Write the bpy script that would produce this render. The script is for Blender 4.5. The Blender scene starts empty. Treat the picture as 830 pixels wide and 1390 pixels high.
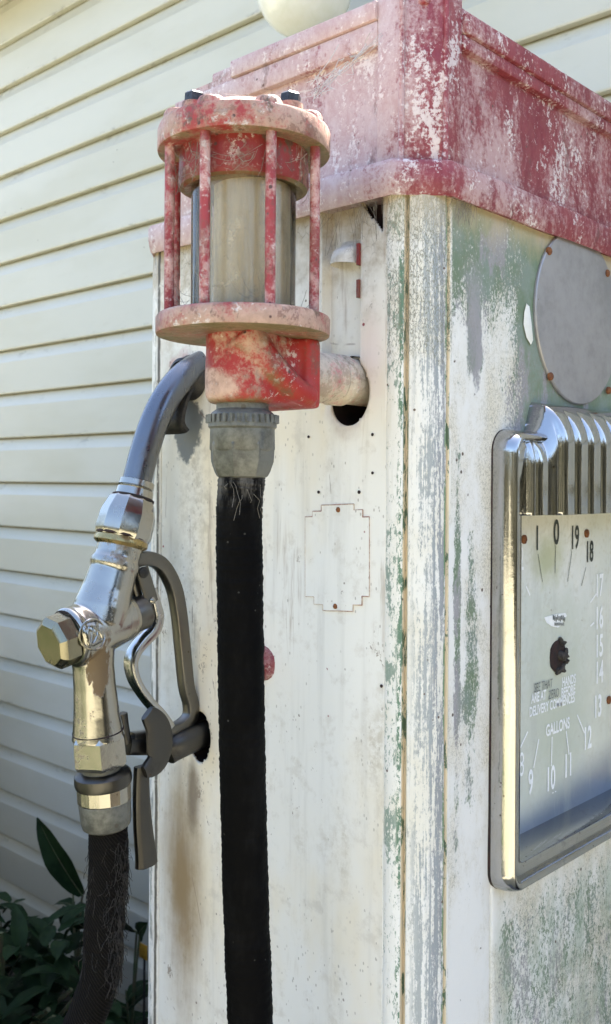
import bpy, bmesh, math, random
from mathutils import Vector as V, Matrix, noise as mnoise
random.seed(7)
R_ = math.radians
sc = bpy.context.scene
COL = sc.collection

# ------------------------------------------------------------------ camera
CAM = V((0, 0, 1.6)); FPX = 1322.0; CX, CY = 415.0, 652.0
A = R_(47)
F = V((-math.cos(A), math.sin(A), 0)); RT = V((math.sin(A), math.cos(A), 0)); UZ = V((0, 0, 1))
ROLL = 0.006
RC = (RT * math.cos(ROLL) + UZ * math.sin(ROLL)); UC = (UZ * math.cos(ROLL) - RT * math.sin(ROLL))
cam = bpy.data.cameras.new('camera'); co = bpy.data.objects.new('camera', cam); COL.objects.link(co)
m = Matrix((RC, UC, -F)).transposed().to_4x4(); m.translation = CAM
co.matrix_world = m
cam.sensor_fit = 'VERTICAL'; cam.sensor_height = 36; cam.sensor_width = 36
cam.lens = FPX / 1390 * 36; cam.shift_y = (CY - 695) / 1390; cam.clip_start = 0.02; cam.clip_end = 500
cam.dof.use_dof = True; cam.dof.focus_distance = 1.05; cam.dof.aperture_fstop = 11
sc.camera = co

def ray(px, py): return F + RC * ((px - CX) / FPX) + UC * ((CY - py) / FPX)
def P(px, py, d): return CAM + ray(px, py) * d
def PX(px, py, x):
    r = ray(px, py); return CAM + r * (x / r.x)
def PY(px, py, y):
    r = ray(px, py); return CAM + r * (y / r.y)

# ------------------------------------------------------------------ object helpers
def link(o): COL.objects.link(o); return o
def thing(name, label, cat, loc, group=None):
    o = link(bpy.data.objects.new(name, None)); o.location = loc; o.empty_display_size = .05
    o['label'] = label; o['category'] = cat
    if group: o['group'] = group
    return o
def tag(o, label, cat, group=None):
    o['label'] = label; o['category'] = cat
    if group: o['group'] = group
    return o

class MB:
    def __init__(s): s.v = []; s.f = []
    def add(s, v, f):
        n = len(s.v); s.v += [tuple(x) for x in v]; s.f += [tuple(i + n for i in q) for q in f]; return s
    def grid(s, rows, closed=False, flip=False):
        n = len(rows[0]); v = [p for r in rows for p in r]; f = []
        for i in range(len(rows) - 1):
            for j in range(n if closed else n - 1):
                k = (j + 1) % n
                q = (i * n + j, i * n + k, (i + 1) * n + k, (i + 1) * n + j)
                f.append(q[::-1] if flip else q)
        return s.add(v, f)
    def box(s, lo, hi, bev=0.0, seg=2):
        bm = bmesh.new(); bmesh.ops.create_cube(bm, size=1)
        c = (V(lo) + V(hi)) / 2; d = V(hi) - V(lo)
        for w in bm.verts: w.co = V((w.co.x * d.x + c.x, w.co.y * d.y + c.y, w.co.z * d.z + c.z))
        if bev: bmesh.ops.bevel(bm, geom=bm.edges[:], offset=bev, segments=seg, profile=.5, affect='EDGES')
        return s.bm(bm)
    def bm(s, bm):
        bm.verts.index_update(); s.add([w.co.copy() for w in bm.verts], [[w.index for w in q.verts] for q in bm.faces]); bm.free(); return s
    def lathe(s, a, d, prof, seg=40, rot=0.0, cap=True, jit=0):
        a = V(a); d = V(d).normalized(); e1 = d.orthogonal().normalized(); e2 = d.cross(e1)
        rows = []
        for (r, t) in prof:
            row = []
            for k in range(seg):
                g = 2 * math.pi * k / seg + rot
                rr = r * (1 + jit * mnoise.noise(V((math.cos(g) * 2, math.sin(g) * 2, t * 40))))
                row.append(a + d * t + e1 * (rr * math.cos(g)) + e2 * (rr * math.sin(g)))
            rows.append(row)
        s.grid(rows, True)
        if cap:
            n = len(s.v); k = seg
            s.f.append(tuple(range(n - k, n))); b = n - k * len(rows); s.f.append(tuple(range(b + k - 1, b - 1, -1)))
        return s
    def tube(s, pts, rad, seg=16, cap=True):
        pts = [V(p) for p in pts]; n = len(pts)
        if not hasattr(rad, '__len__'): rad = [rad] * n
        T = [(pts[min(i + 1, n - 1)] - pts[max(i - 1, 0)]).normalized() for i in range(n)]
        e = T[0].orthogonal().normalized(); rows = []
        for i in range(n):
            e = (e - T[i] * e.dot(T[i])).normalized(); g = T[i].cross(e)
            rows.append([pts[i] + (e * math.cos(2 * math.pi * k / seg) + g * math.sin(2 * math.pi * k / seg)) * rad[i] for k in range(seg)])
        s.grid(rows, True)
        if cap:
            q = len(s.v); s.f.append(tuple(range(q - seg, q))); b = q - seg * n; s.f.append(tuple(range(b + seg - 1, b - 1, -1)))
        return s
    def strap(s, pts, hw, ht, nrm=(1, 0, 0), seg=14, pw=.55):
        """bar of rounded section along pts: hw half width in the plane, ht half thickness along nrm"""
        pts = [V(p) for p in pts]; n = len(pts); nrm = V(nrm)
        if not hasattr(hw, '__len__'): hw = [hw] * n
        rows = []
        for i in range(n):
            t = (pts[min(i + 1, n - 1)] - pts[max(i - 1, 0)]).normalized(); b = nrm.cross(t).normalized(); row = []
            for k in range(seg):
                c, q = math.cos(2 * math.pi * k / seg), math.sin(2 * math.pi * k / seg)
                row.append(pts[i] + b * (hw[i] * math.copysign(abs(c) ** pw, c)) + nrm * (ht * math.copysign(abs(q) ** pw, q)))
            rows.append(row)
        s.grid(rows, True)
        q = len(s.v); s.f.append(tuple(range(q - seg, q))); b = q - seg * n; s.f.append(tuple(range(b + seg - 1, b - 1, -1)))
        return s
    def prism(s, outline, z0, z1, bev=0):
        bm = bmesh.new(); lo = [bm.verts.new((x, y, z0)) for x, y in outline]; hi = [bm.verts.new((x, y, z1)) for x, y in outline]
        n = len(lo)
        for i in range(n): bm.faces.new((lo[i], lo[(i + 1) % n], hi[(i + 1) % n], hi[i]))
        bm.faces.new(hi); bm.faces.new(lo[::-1])
        bmesh.ops.recalc_face_normals(bm, faces=bm.faces[:])
        if bev: bmesh.ops.bevel(bm, geom=bm.edges[:], offset=bev, segments=2, profile=.5, affect='EDGES')
        return s.bm(bm)
    def build(s, name, mat, parent=None, angle=38, label=None, flat=False, recalc=True):
        me = bpy.data.meshes.new(name); me.from_pydata(s.v, [], s.f); me.validate()
        if recalc:
            b = bmesh.new(); b.from_mesh(me); bmesh.ops.recalc_face_normals(b, faces=b.faces[:]); b.to_mesh(me); b.free()
        me.materials.append(mat)
        if not flat:
            for p in me.polygons: p.use_smooth = True
            me.set_sharp_from_angle(angle=R_(angle))
        o = link(bpy.data.objects.new(name, me))
        if parent is not None: adopt(o, parent)
        if label: o['label'] = label
        return o

def wloc(o):
    p = V((0, 0, 0))
    while o is not None: p += V(o.location); o = o.parent
    return p
def adopt(o, parent):
    o.parent = parent; o.location = -wloc(parent)       # child keeps world coordinates in its mesh

def smooth_path(pts, n=8):
    pts = [V(p) for p in pts]; out = []
    for i in range(len(pts) - 1):
        a = pts[max(i - 1, 0)]; b = pts[i]; c = pts[i + 1]; d = pts[min(i + 2, len(pts) - 1)]
        for k in range(n):
            t = k / n
            out.append(0.5 * ((2 * b) + (c - a) * t + (2 * a - 5 * b + 4 * c - d) * t * t + (3 * b - a - 3 * c + d) * t ** 3))
    out.append(pts[-1]); return out

# ------------------------------------------------------------------ material helper
class Mat:
    def __init__(s, name):
        s.m = bpy.data.materials.new(name); s.m.use_nodes = True; s.t = s.m.node_tree; s.t.nodes.clear()
        s.co = s.t.nodes.new('ShaderNodeTexCoord').outputs['Object']; s._sep = None
    def n(s, k, **kw):
        x = s.t.nodes.new(k)
        for a, b in kw.items(): setattr(x, a, b)
        return x
    def put(s, sock, val):
        if hasattr(val, 'links'): s.t.links.new(val, sock)
        elif isinstance(val, (tuple, list)) and sock.type == 'RGBA': sock.default_value = tuple(val) + ((1,) if len(val) == 3 else ())
        else: sock.default_value = val
    def coord(s, stretch=(1, 1, 1), off=(0, 0, 0)):
        x = s.n('ShaderNodeMapping'); s.put(x.inputs['Vector'], s.co); x.inputs['Scale'].default_value = stretch; x.inputs['Location'].default_value = off
        return x.outputs[0]
    def noise(s, scale, detail=5, rough=.6, st=(1, 1, 1), off=(0, 0, 0), dist=0.0):
        x = s.n('ShaderNodeTexNoise'); s.put(x.inputs['Vector'], s.coord(st, off)); x.inputs['Scale'].default_value = scale
        x.inputs['Detail'].default_value = detail; x.inputs['Roughness'].default_value = rough; x.inputs['Distortion'].default_value = dist
        return x.outputs['Fac']
    def vor(s, scale, feat='F1', st=(1, 1, 1), off=(0, 0, 0), warp=0.0):
        x = s.n('ShaderNodeTexVoronoi'); x.feature = feat
        c = s.coord(st, off)
        if warp:
            nz = s.n('ShaderNodeTexNoise'); nz.inputs['Scale'].default_value = scale * .8; s.put(nz.inputs['Vector'], c)
            vm = s.n('ShaderNodeVectorMath', operation='SCALE'); s.put(vm.inputs[0], nz.outputs['Color']); vm.inputs['Scale'].default_value = warp
            va = s.n('ShaderNodeVectorMath', operation='ADD'); s.put(va.inputs[0], c); s.put(va.inputs[1], vm.outputs[0]); c = va.outputs[0]
        s.put(x.inputs['Vector'], c); x.inputs['Scale'].default_value = scale
        return x.outputs['Distance']
    def ramp(s, f, lo, hi, a=0.0, b=1.0, kind='SMOOTHSTEP'):
        x = s.n('ShaderNodeMapRange'); x.interpolation_type = kind; x.clamp = True if kind == 'LINEAR' else True
        s.put(x.inputs['Value'], f)
        if lo > hi: lo, hi, a, b = hi, lo, b, a
        x.inputs['From Min'].default_value = lo; x.inputs['From Max'].default_value = hi; x.inputs['To Min'].default_value = a; x.inputs['To Max'].default_value = b
        return x.outputs['Result']
    def op(s, o, a, b=0.0):
        x = s.n('ShaderNodeMath', operation=o); s.put(x.inputs[0], a); s.put(x.inputs[1], b); return x.outputs[0]
    def mul(s, a, b): return s.op('MULTIPLY', a, b)
    def add(s, a, b): return s.op('ADD', a, b)
    def sub(s, a, b): return s.op('SUBTRACT', a, b)
    def mx(s, a, b): return s.op('MAXIMUM', a, b)
    def inv(s, a): return s.op('SUBTRACT', 1.0, a)
    def mix(s, f, a, b):
        x = s.n('ShaderNodeMix', data_type='RGBA'); s.put(x.inputs[0], f); s.put(x.inputs[6], a); s.put(x.inputs[7], b); return x.outputs[2]
    def ax(s, i):
        if s._sep is None:
            x = s.n('ShaderNodeSeparateXYZ'); s.put(x.inputs[0], s.co); s._sep = x
        return s._sep.outputs[i]
    def blob(s, c, r, soft=.6, wob=None, amp=.5):
        """soft ellipsoid mask about c (object coordinates), edge broken by the noise wob"""
        t = None
        for i in range(3):
            if r[i] is None: continue
            q = s.op('POWER', s.mul(s.sub(s.ax(i), c[i]), 1 / r[i]), 2.0)
            t = q if t is None else s.add(t, q)
        d = s.op('SQRT', t)
        if wob is not None: d = s.add(d, s.mul(s.sub(wob, .5), amp * 2))
        return s.ramp(d, 1.0, 1.0 - soft)
    def done(s, col, rough=.5, metal=0.0, bump=None, bstr=.3, bdist=.002, spec=.5, extra=None):
        b = s.n('ShaderNodeBsdfPrincipled'); o = s.n('ShaderNodeOutputMaterial')
        s.put(b.inputs['Base Color'], col); s.put(b.inputs['Roughness'], rough); s.put(b.inputs['Metallic'], metal)
        b.inputs['Specular IOR Level'].default_value = spec
        if bump is not None:
            k = s.n('ShaderNodeBump'); k.inputs['Strength'].default_value = bstr; k.inputs['Distance'].default_value = bdist
            s.put(k.inputs['Height'], bump); s.put(b.inputs['Normal'], k.outputs[0])
        if extra:
            for a, v in extra.items(): s.put(b.inputs[a], v)
        s.put(o.inputs[0], b.outputs[0]); return s.m

def specks(M, scale, size, off=(0, 0, 0), keep=.55, st=(1, 1, 1)):
    """sparse small dots"""
    d = M.vor(scale, 'F1', st, off)
    k = M.noise(scale * .45, 1, .5, st, (off[0] + 3.1, off[1], off[2]))
    return M.mul(M.ramp(d, size, size * .6), M.ramp(k, keep, keep + .03))

# ---- white enamel of the nozzle side
def m_side_paint():
    M = Mat('white_enamel_weathered')
    big = M.noise(5, 4, .6, (1, 1, .5)); fine = M.noise(38, 6, .65); streak = M.noise(60, 4, .6, (1, 1, .06))
    col = M.mix(M.ramp(big, .42, .68), (.80, .785, .735), (.78, .70, .54))
    col = M.mix(M.mul(M.ramp(streak, .52, .75), .22), col, (.42, .40, .36))
    col = M.mix(M.mul(M.ramp(fine, .53, .70), .36), col, (.50, .45, .37))
    # pink tint of red paint mist by the pipe
    pink = M.blob((-.675, .83, 1.74), (.03, None, .09), .9, fine, .3)
    col = M.mix(M.mul(pink, .35), col, (.72, .50, .48))
    # grime under the band
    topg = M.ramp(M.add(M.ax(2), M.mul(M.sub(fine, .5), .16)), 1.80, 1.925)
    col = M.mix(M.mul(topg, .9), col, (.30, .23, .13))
    # grey dirt runs at left
    cr = M.vor(95, 'DISTANCE_TO_EDGE', (1, 1, .7), warp=.012)
    crk = M.mul(M.ramp(cr, .035, .01), M.mx(M.ramp(M.noise(11, 4, .7), .64, .72), M.mul(M.ramp(M.ax(2), 1.80, 1.90), M.ramp(M.noise(14, 3), .48, .58))))
    col = M.mix(M.mul(crk, .6), col, (.16, .13, .10))
    # brown stain below the hook
    wob = M.noise(16, 5, .65, (1, 1, .16)); wob = M.add(M.mul(wob, .7), M.mul(fine, .3))
    st = M.blob((-.990, .83, 1.07), (.055, None, .23), .9, wob, .8)
    col = M.mix(M.mul(st, .95), col, (.27, .18, .085))
    st2 = M.blob((-.968, .83, 1.19), (.016, None, .07), .8, wob, .9)
    col = M.mix(M.mul(st2, .75), col, (.12, .08, .05))
    st3 = M.blob((-1.02, .83, 1.60), (.035, None, .35), .9, fine, .8)
    col = M.mix(M.mul(st3, .5), col, (.42, .39, .32))
    st4 = M.mul(M.ramp(M.noise(9, 6, .7, (1, 1, .35), (6, 1, 3)), .50, .70), M.ramp(M.noise(70, 5, .75), .38, .62)); col = M.mix(M.mul(st4, .58), col, (.40, .34, .24))
    rn = M.mul(M.ramp(M.noise(44, 5, .7, (1, 1, .07), (1, 5, 2)), .58, .68), M.ramp(M.noise(5, 3, .6, off=(8, 2, 1)), .46, .6)); col = M.mix(M.mul(rn, .5), col, (.30, .22, .15))
    chip = M.ramp(M.add(M.mul(M.noise(34, 6, .8, (1, 1, .6), (2, 9, 2)), .7), M.mul(M.noise(7, 3, .5, off=(4, 4, 9)), .3)), .615, .635); col = M.mix(M.mul(chip, .8), col, (.25, .20, .15))
    # flaked dark patch by the spout holder, red smear by the bolt
    fl = M.blob((-.985, .83, 1.665), (.035, None, .045), .25, M.noise(28, 4, .7), .9)
    col = M.mix(fl, col, (.15, .16, .16))
    sm = M.blob((-.868, .83, 1.392), (.03, None, .05), .7, M.noise(30, 5, .7, (1, 1, .5)), .8)
    col = M.mix(M.mul(sm, .85), col, (.36, .07, .09))
    rc = M.blob((-.71, .83, 1.688), (.036, None, .05), .5, fine, .4)
    col = M.mix(M.mul(rc, .5), col, (.42, .33, .28))
    rp = M.blob((-.997, .83, 1.735), (.03, None, .035), .6, M.noise(24, 5, .7), .9)
    col = M.mix(M.mul(rp, .7), col, (.40, .10, .12))
    s1 = specks(M, 62, .13, keep=.63); s2 = specks(M, 44, .10, (2, 1, 4), .63); s3 = M.mul(specks(M, 190, .24, (5, 2, 7), .52, (1, 1, .55)), M.ramp(M.noise(6, 4, .7, off=(2, 2, 2)), .42, .56))
    col = M.mix(M.mul(s1, .8), col, (.16, .11, .08)); col = M.mix(s2, col, (.26, .05, .05)); col = M.mix(M.mul(s3, .55), col, (.22, .18, .14))
    sc_ = M.vor(9, 'DISTANCE_TO_EDGE', (1, 1, .45), (1.3, 2, 3.45), warp=.03)
    scr = M.mul(M.ramp(sc_, .006, .002), M.ramp(M.noise(16, 3), .60, .66))
    col = M.mix(M.mul(scr, .65), col, (.2, .13, .1))
    sm_ = M.mul(M.ramp(M.op('ABSOLUTE', M.sub(M.ax(0), M.add(-1.0425, M.mul(M.sub(fine, .5), .004)))), .0032, .0012), M.ramp(fine, .3, .45)); col = M.mix(M.mul(sm_, .9), col, (.05, .04, .03))
    lg = M.mul(M.ramp(M.ax(0), -1.044, -1.052), M.ramp(M.noise(40, 6, .75, (1, 1, .25)), .48, .56)); col = M.mix(M.mul(lg, .75), col, (.16, .17, .15))
    h = M.add(M.mul(fine, .5), M.mul(M.inv(crk), .6))
    return M.done(col, M.ramp(fine, .3, .7, .35, .6), 0, h, .25, .0012)

# ---- post and dial side: white worn through to green and grey
def crackle(M, sc=270, st=(1, 1, .6)):
    return M.vor(sc, 'DISTANCE_TO_EDGE', st, warp=.01)
def m_dial_paint():
    M = Mat('white_green_worn_paint')
    n1 = M.noise(9, 6, .7, (1, 1, .6)); n2 = M.noise(290, 4, .8, (1, 1, .7)); n3 = M.noise(34, 6, .75, (1, 1, .35)); fine = M.noise(260, 3, .7)
    white = M.mix(M.ramp(n1, .4, .65), (.74, .73, .70), (.66, .62, .52))
    green = M.mix(M.ramp(M.noise(22, 4), .35, .65), (.14, .20, .12), (.20, .25, .21))
    grey = M.mix(n3, (.23, .22, .23), (.36, .35, .36))
    # how much of the white coat is left: most low down, little towards the top right
    zt = M.ramp(M.ax(2), 1.70, 1.86); yt = M.ramp(M.ax(1), .94, 1.07)
    bare = M.mx(M.mul(yt, M.ramp(M.ax(2), 1.52, 1.66)), M.mul(zt, .72))
    w2 = M.noise(14, 5, .7)
    b2 = M.blob((-.604, .922, 1.775), (None, .034, .10), .9, M.add(M.mul(w2, .5), M.mul(n2, .5)), .9)
    b3 = M.blob((-.604, .892, 1.45), (None, .014, .40), .9, M.add(M.mul(w2, .5), M.mul(n2, .5)), 1.0)
    b4 = M.blob((-.604, .918, 1.40), (None, .030, .26), .95, M.add(M.mul(w2, .6), M.mul(n2, .4)), 1.1)
    bare = M.mx(bare, M.mx(b2, M.mul(M.mx(b3, b4), .62)))
    low = M.mul(M.ramp(M.ax(2), 1.14, 1.05), M.ramp(M.ax(1), .95, 1.0)); bare = M.mx(bare, M.mul(low, .42))
    k = M.add(M.mul(bare, .62), M.add(M.mul(M.sub(n2, .5), 1.1), M.mul(M.sub(n3, .5), .75)))
    worn = M.ramp(k, .21, .35)
    under = M.mix(M.mul(M.inv(b4), M.mx(M.ramp(M.noise(17, 5, .65, (1, 1, .5), (2, 0, 0)), .52, .60), b2)), green, grey)
    col = M.mix(worn, white, under)
    lowg = M.mul(low, M.ramp(M.noise(25, 5, .7, (1, 1, .3), (3, 3, 0)), .42, .62)); col = M.mix(M.mul(lowg, .55), col, (.30, .37, .27))
    cr = M.mul(M.ramp(crackle(M), .09, .03), M.ramp(n1, .42, .6)); col = M.mix(M.mul(cr, .5), col, (.2, .18, .13))
    top = M.ramp(M.add(M.ax(2), M.mul(M.sub(n3, .5), .09)), 1.855, 1.915); col = M.mix(M.mul(top, .8), col, (.50, .41, .25))
    s1 = specks(M, 60, .15, keep=.6); col = M.mix(s1, col, (.1, .07, .05))
    h = M.add(M.mul(M.inv(worn), .8), M.mul(fine, .3))
    return M.done(col, M.ramp(n2, .3, .7, .45, .75), 0, h, .45, .0012)

def m_post_paint():
    M = Mat('corner_post_worn_paint')
    n1 = M.noise(8, 5, .65); n2 = M.noise(130, 5, .75, (1, 1, .12)); n3 = M.noise(230, 4, .7, (1, 1, .03)); n4 = M.noise(75, 5, .75, (1, 1, .3)); fine = M.noise(320, 3, .7)
    # angle about the post axis, 0 = nozzle side, 1 = dial side
    dx = M.sub(M.ax(0), -.652); dy = M.sub(.8755, M.ax(1)); ang = M.op('ARCTAN2', dx, dy); a = M.mul(ang, 2 / math.pi)
    white = M.mix(M.ramp(n1, .4, .62), (.76, .75, .71), (.72, .69, .60))
    grit = M.noise(340, 4, .8, (1, 1, .45)); gr2 = M.sub(grit, .5)
    col = M.mix(M.mul(M.ramp(M.add(M.mul(grit, .6), M.mul(n4, .4)), .53, .62), .6), white, (.33, .33, .29))
    def band(c, w, soft): return M.ramp(M.op('ABSOLUTE', M.sub(a, c)), w + soft, w)
    g1 = M.mul(band(.235, .02, .05), M.ramp(M.add(M.add(n2, M.mul(M.sub(n1, .5), .9)), M.mul(gr2, .9)), .44, .52)); col = M.mix(g1, col, (.12, .21, .14))
    g2 = M.mul(band(.80, .06, .15), M.ramp(M.add(M.add(M.mul(n3, .6), M.mul(n2, .4)), M.mul(gr2, .45)), .44, .51)); col = M.mix(M.mul(g2, .9), col, (.24, .25, .27))
    g3 = M.mul(band(.62, .10, .2), M.ramp(M.add(M.add(M.mul(n3, .7), M.mul(n4, .3)), M.mul(gr2, .45)), .47, .55)); col = M.mix(M.mul(g3, .85), col, (.30, .33, .34))
    g4 = M.mul(band(.91, .012, .03), M.ramp(M.add(M.add(n2, M.mul(M.sub(n1, .5), 1.2)), M.mul(gr2, .8)), .44, .51)); col = M.mix(g4, col, (.15, .25, .13))
    g5 = M.mul(band(.10, .05, .09), M.ramp(M.add(M.add(n4, M.mul(M.sub(n1, .5), 1.0)), M.mul(gr2, .8)), .52, .58)); col = M.mix(M.mul(g5, .85), col, (.18, .26, .21))
    # grooves keep thick old cream coats, broken by green
    gr = M.mx(band(.295, .030, .012), band(.965, .02, .02))
    cream = M.mix(M.ramp(n2, .45, .6), (.68, .56, .38), (.58, .50, .36)); cream = M.mix(M.ramp(M.noise(55, 6, .75, (1, 1, .35), (4, 1, 2)), .53, .57), cream, (.09, .14, .08))
    col = M.mix(gr, col, cream)
    cr = M.mul(M.ramp(crackle(M, 290, (1, 1, .4)), .10, .03), M.ramp(M.add(n1, M.ramp(M.ax(2), 1.45, 1.9, -.15, .16)), .5, .6)); col = M.mix(M.mul(cr, .75), col, (.19, .19, .14))
    top = M.ramp(M.add(M.ax(2), M.mul(M.sub(n4, .5), .1)), 1.845, 1.93); col = M.mix(M.mul(top, .65), col, (.50, .40, .24))
    s1 = specks(M, 70, .14, keep=.6); col = M.mix(s1, col, (.12, .08, .06))
    h = M.add(M.mul(M.inv(M.mx(cr, M.mul(M.mx(g2, g3), .6))), .8), M.mul(fine, .3))
    return M.done(col, M.ramp(n2, .3, .7, .45, .75), 0, h, .5, .0014)

def m_red(name, faded=.5, rimpink=(.60, .40, .37), red=(.32, .022, .035), dirt=.3, sc_=1.0, olive_under=False, axisfade=None, patch=None):
    M = Mat(name)
    n1 = M.noise(9 * sc_, 6, .68, (1, 1, .8)); n2 = M.noise(55 * sc_, 6, .75); n3 = M.noise(170, 4, .7); n4 = M.noise(4 * sc_, 3, .5, off=(3, 4, 1))
    k = M.add(M.add(M.mul(n1, .62), M.mul(n2, .38)), M.mul(M.sub(n3, .5), .22))
    if axisfade: k = M.add(k, M.ramp(M.ax(axisfade[0]), axisfade[1], axisfade[2], axisfade[3], axisfade[4]))
    f = M.ramp(k, .535 - faded * .2, .645 - faded * .14)
    if patch: f = M.mx(f, M.blob(patch[0], patch[1], .35, n2, .5))
    r = M.mix(M.ramp(n4, .35, .65), red, tuple(c * 1.35 + .012 for c in red))
    pk = M.mix(M.ramp(n2, .35, .65), rimpink, tuple(c * .78 for c in rimpink))
    col = M.mix(f, r, pk)
    wh = M.ramp(M.add(M.mul(M.noise(20 * sc_, 6, .75, off=(7, 1, 5)), .55), M.mul(n3, .45)), .555, .615); col = M.mix(M.mul(wh, .7), col, (.72, .66, .62))
    dk = M.ramp(M.noise(26 * sc_, 6, .72, (1, 1, .6), off=(1, 8, 2)), .56, .66); col = M.mix(M.mul(dk, dirt), col, (.10, .065, .042)); dk2 = M.ramp(M.add(M.mul(M.noise(11 * sc_, 5, .7, off=(4, 6, 1)), .6), M.mul(n3, .4)), .51, .57); col = M.mix(M.mul(dk2, dirt * .75), col, (.17, .075, .05))
    s1 = specks(M, 75, .17, keep=.57); col = M.mix(s1, col, (.09, .04, .035))
    if olive_under:  # darker olive on faces turned down, broken by noise
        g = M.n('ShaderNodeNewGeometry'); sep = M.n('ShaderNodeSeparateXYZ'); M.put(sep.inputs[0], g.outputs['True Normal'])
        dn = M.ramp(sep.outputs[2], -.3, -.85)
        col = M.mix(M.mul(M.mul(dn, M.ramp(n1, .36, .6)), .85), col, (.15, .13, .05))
    h = M.add(M.mul(f, .5), M.add(M.mul(n3, .35), M.mul(wh, .3)))
    return M.done(col, M.ramp(n2, .3, .7, .4, .7), 0, h, .5, .0014)

def m_crown_red(name='crown_red_paint'):
    """pink and chalky on the nozzle side, redder on the dial side"""
    M = Mat(name)
    n1 = M.noise(8, 6, .7, (1, 1, .55)); n2 = M.noise(60, 6, .75, (1, 1, .6)); n3 = M.noise(190, 4, .7); n4 = M.noise(24, 6, .75, (1, 1, .35), (3, 1, 2))
    g = M.n('ShaderNodeNewGeometry'); sep = M.n('ShaderNodeSeparateXYZ'); M.put(sep.inputs[0], g.outputs['True Normal'])
    side = M.ramp(M.add(M.ax(0), M.mul(M.sub(n1, .5), .05)), -.655, -.612)          # 1 on the dial side
    k = M.add(M.add(M.add(M.mul(n1, .55), M.mul(n2, .3)), M.mul(n4, .25)), M.mul(M.sub(n3, .5), .30))
    k = M.add(k, M.mul(side, -.082))
    k = M.sub(k, M.blob((-.628, .85, 2.03), (.035, .035, .16), .8, n4, .9) if name == 'crown_red_paint' and False else 0.0); k = M.add(k, M.mul(M.inv(side), .035)); f = M.ramp(k, .43, .575)
    r = M.mix(M.ramp(n4, .35, .65), (.19, .022, .033), (.27, .05, .06))
    pk = M.mix(M.ramp(n2, .35, .65), (.55, .43, .415), (.46, .31, .30))
    pk = M.mix(M.mul(side, .45), pk, (.44, .255, .255))
    col = M.mix(f, r, pk)
    wh = M.ramp(M.add(M.mul(M.noise(17, 6, .78, (1, 1, .5), (7, 1, 5)), .6), M.mul(n3, .4)), .54, .59); col = M.mix(M.mul(wh, .75), col, (.74, .67, .65))
    dk = M.ramp(M.noise(22, 6, .72, (1, 1, .5), (1, 8, 2)), .58, .70); col = M.mix(M.mul(dk, .7), col, (.13, .06, .055))
    s1 = specks(M, 70, .15, keep=.6); col = M.mix(s1, col, (.12, .06, .05))
    h = M.add(M.mul(f, .5), M.add(M.mul(n3, .35), M.mul(wh, .4)))
    return M.done(col, M.ramp(n2, .3, .7, .4, .7), 0, h, .45, .0014)

def m_chrome(name, base=(.78, .77, .75), rough=.07, dirt=.25, dcol=(.16, .11, .06), sc_=1.0, run=None):
    M = Mat(name)
    n1 = M.noise(14 * sc_, 6, .7); n2 = M.noise(90 * sc_, 5, .7); n3 = M.noise(45, 3, .6, (1, 1, .15))
    d = M.ramp(M.add(M.mul(n1, .6), M.mul(n2, .4)), .54, .66); d = M.mul(d, dirt)
    if run is not None:
        d = M.mx(d, M.blob(*run, .18, M.noise(70, 5, .75, (1, 1, .35)), 1.3))
    s1 = specks(M, 110, .16, keep=.62)
    col = M.mix(d, base, dcol); col = M.mix(M.mul(s1, .8), col, (.08, .05, .03))
    ro = M.add(M.ramp(n3, .4, .7, rough, rough + .12), M.mul(d, .4))
    me = M.inv(M.mul(d, .8))
    return M.done(col, ro, me, M.add(M.mul(n2, .7), M.mul(n1, 3)), .10, .0014)

def m_simple(name, a, b, rough=.5, metal=0.0, scale=30, st=(1, 1, 1), bump=.3, bd=.001, spec=.5, sp=None):
    M = Mat(name); n1 = M.noise(scale, 6, .68, st); n2 = M.noise(scale * 5, 4, .7, st)
    col = M.mix(M.ramp(M.add(M.mul(n1, .65), M.mul(n2, .35)), .38, .62), a, b)
    if sp: col = M.mix(specks(M, sp[0], sp[1], keep=.55), col, sp[2])
    return M.done(col, rough, metal, M.add(n1, n2), bump, bd, spec)

def zc(py, d=.973): return 1.6 + (CY - py) * d / FPX
MAT = {}
MAT['side'] = m_side_paint(); MAT['dialp'] = m_dial_paint(); MAT['post'] = m_post_paint(); MAT['crown'] = m_crown_red()
MAT['cast'] = m_red('cast_iron_red_paint', .12, (.54, .35, .27), (.29, .014, .012), .6, 1.3, olive_under=True, patch=((-.722, .625, zc(527)), (.046, .05, .021)))
MAT['rim'] = m_red('flange_faded_red_paint', .78, (.48, .31, .235), (.22, .018, .016), .9, 1.7, olive_under=True)
MAT['rod'] = m_red('rod_red_paint', .42, (.58, .36, .33), (.22, .018, .022), .55, 2.6)
MAT['collar'] = m_red('collar_grimy_red_paint', .1, (.40, .2, .16), (.20, .014, .012), .95, 1.6, olive_under=True)
MAT['chrome'] = m_chrome('chrome_trim', (.44, .435, .43), rough=.07, dirt=.25, sc_=.7)
MAT['nickel'] = m_chrome('nickel_plated_brass', (.38, .365, .33), .19, .85, run=(tuple(PX(140, 905, -.935)), (.05, .014, .030)))
MAT['spoutm'] = m_chrome('worn_steel_spout', (.17, .18, .20), .24, .35, (.12, .12, .13))
MAT['leverm'] = m_chrome('tarnished_steel', (.15, .143, .13), .30, .6, (.035, .03, .024))
MAT['hookm'] = m_chrome('dark_worn_iron', (.085, .082, .078), .34, .6, (.03, .024, .018))
MAT['galv'] = m_simple('galvanised_fitting', (.17, .17, .15), (.075, .075, .065), .5, .35, 26, bump=.3, sp=(60, .2, (.1, .09, .07)))
MAT['iron'] = m_simple('dark_iron', (.018, .018, .020), (.05, .045, .04), .5, .4, 40)
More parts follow.
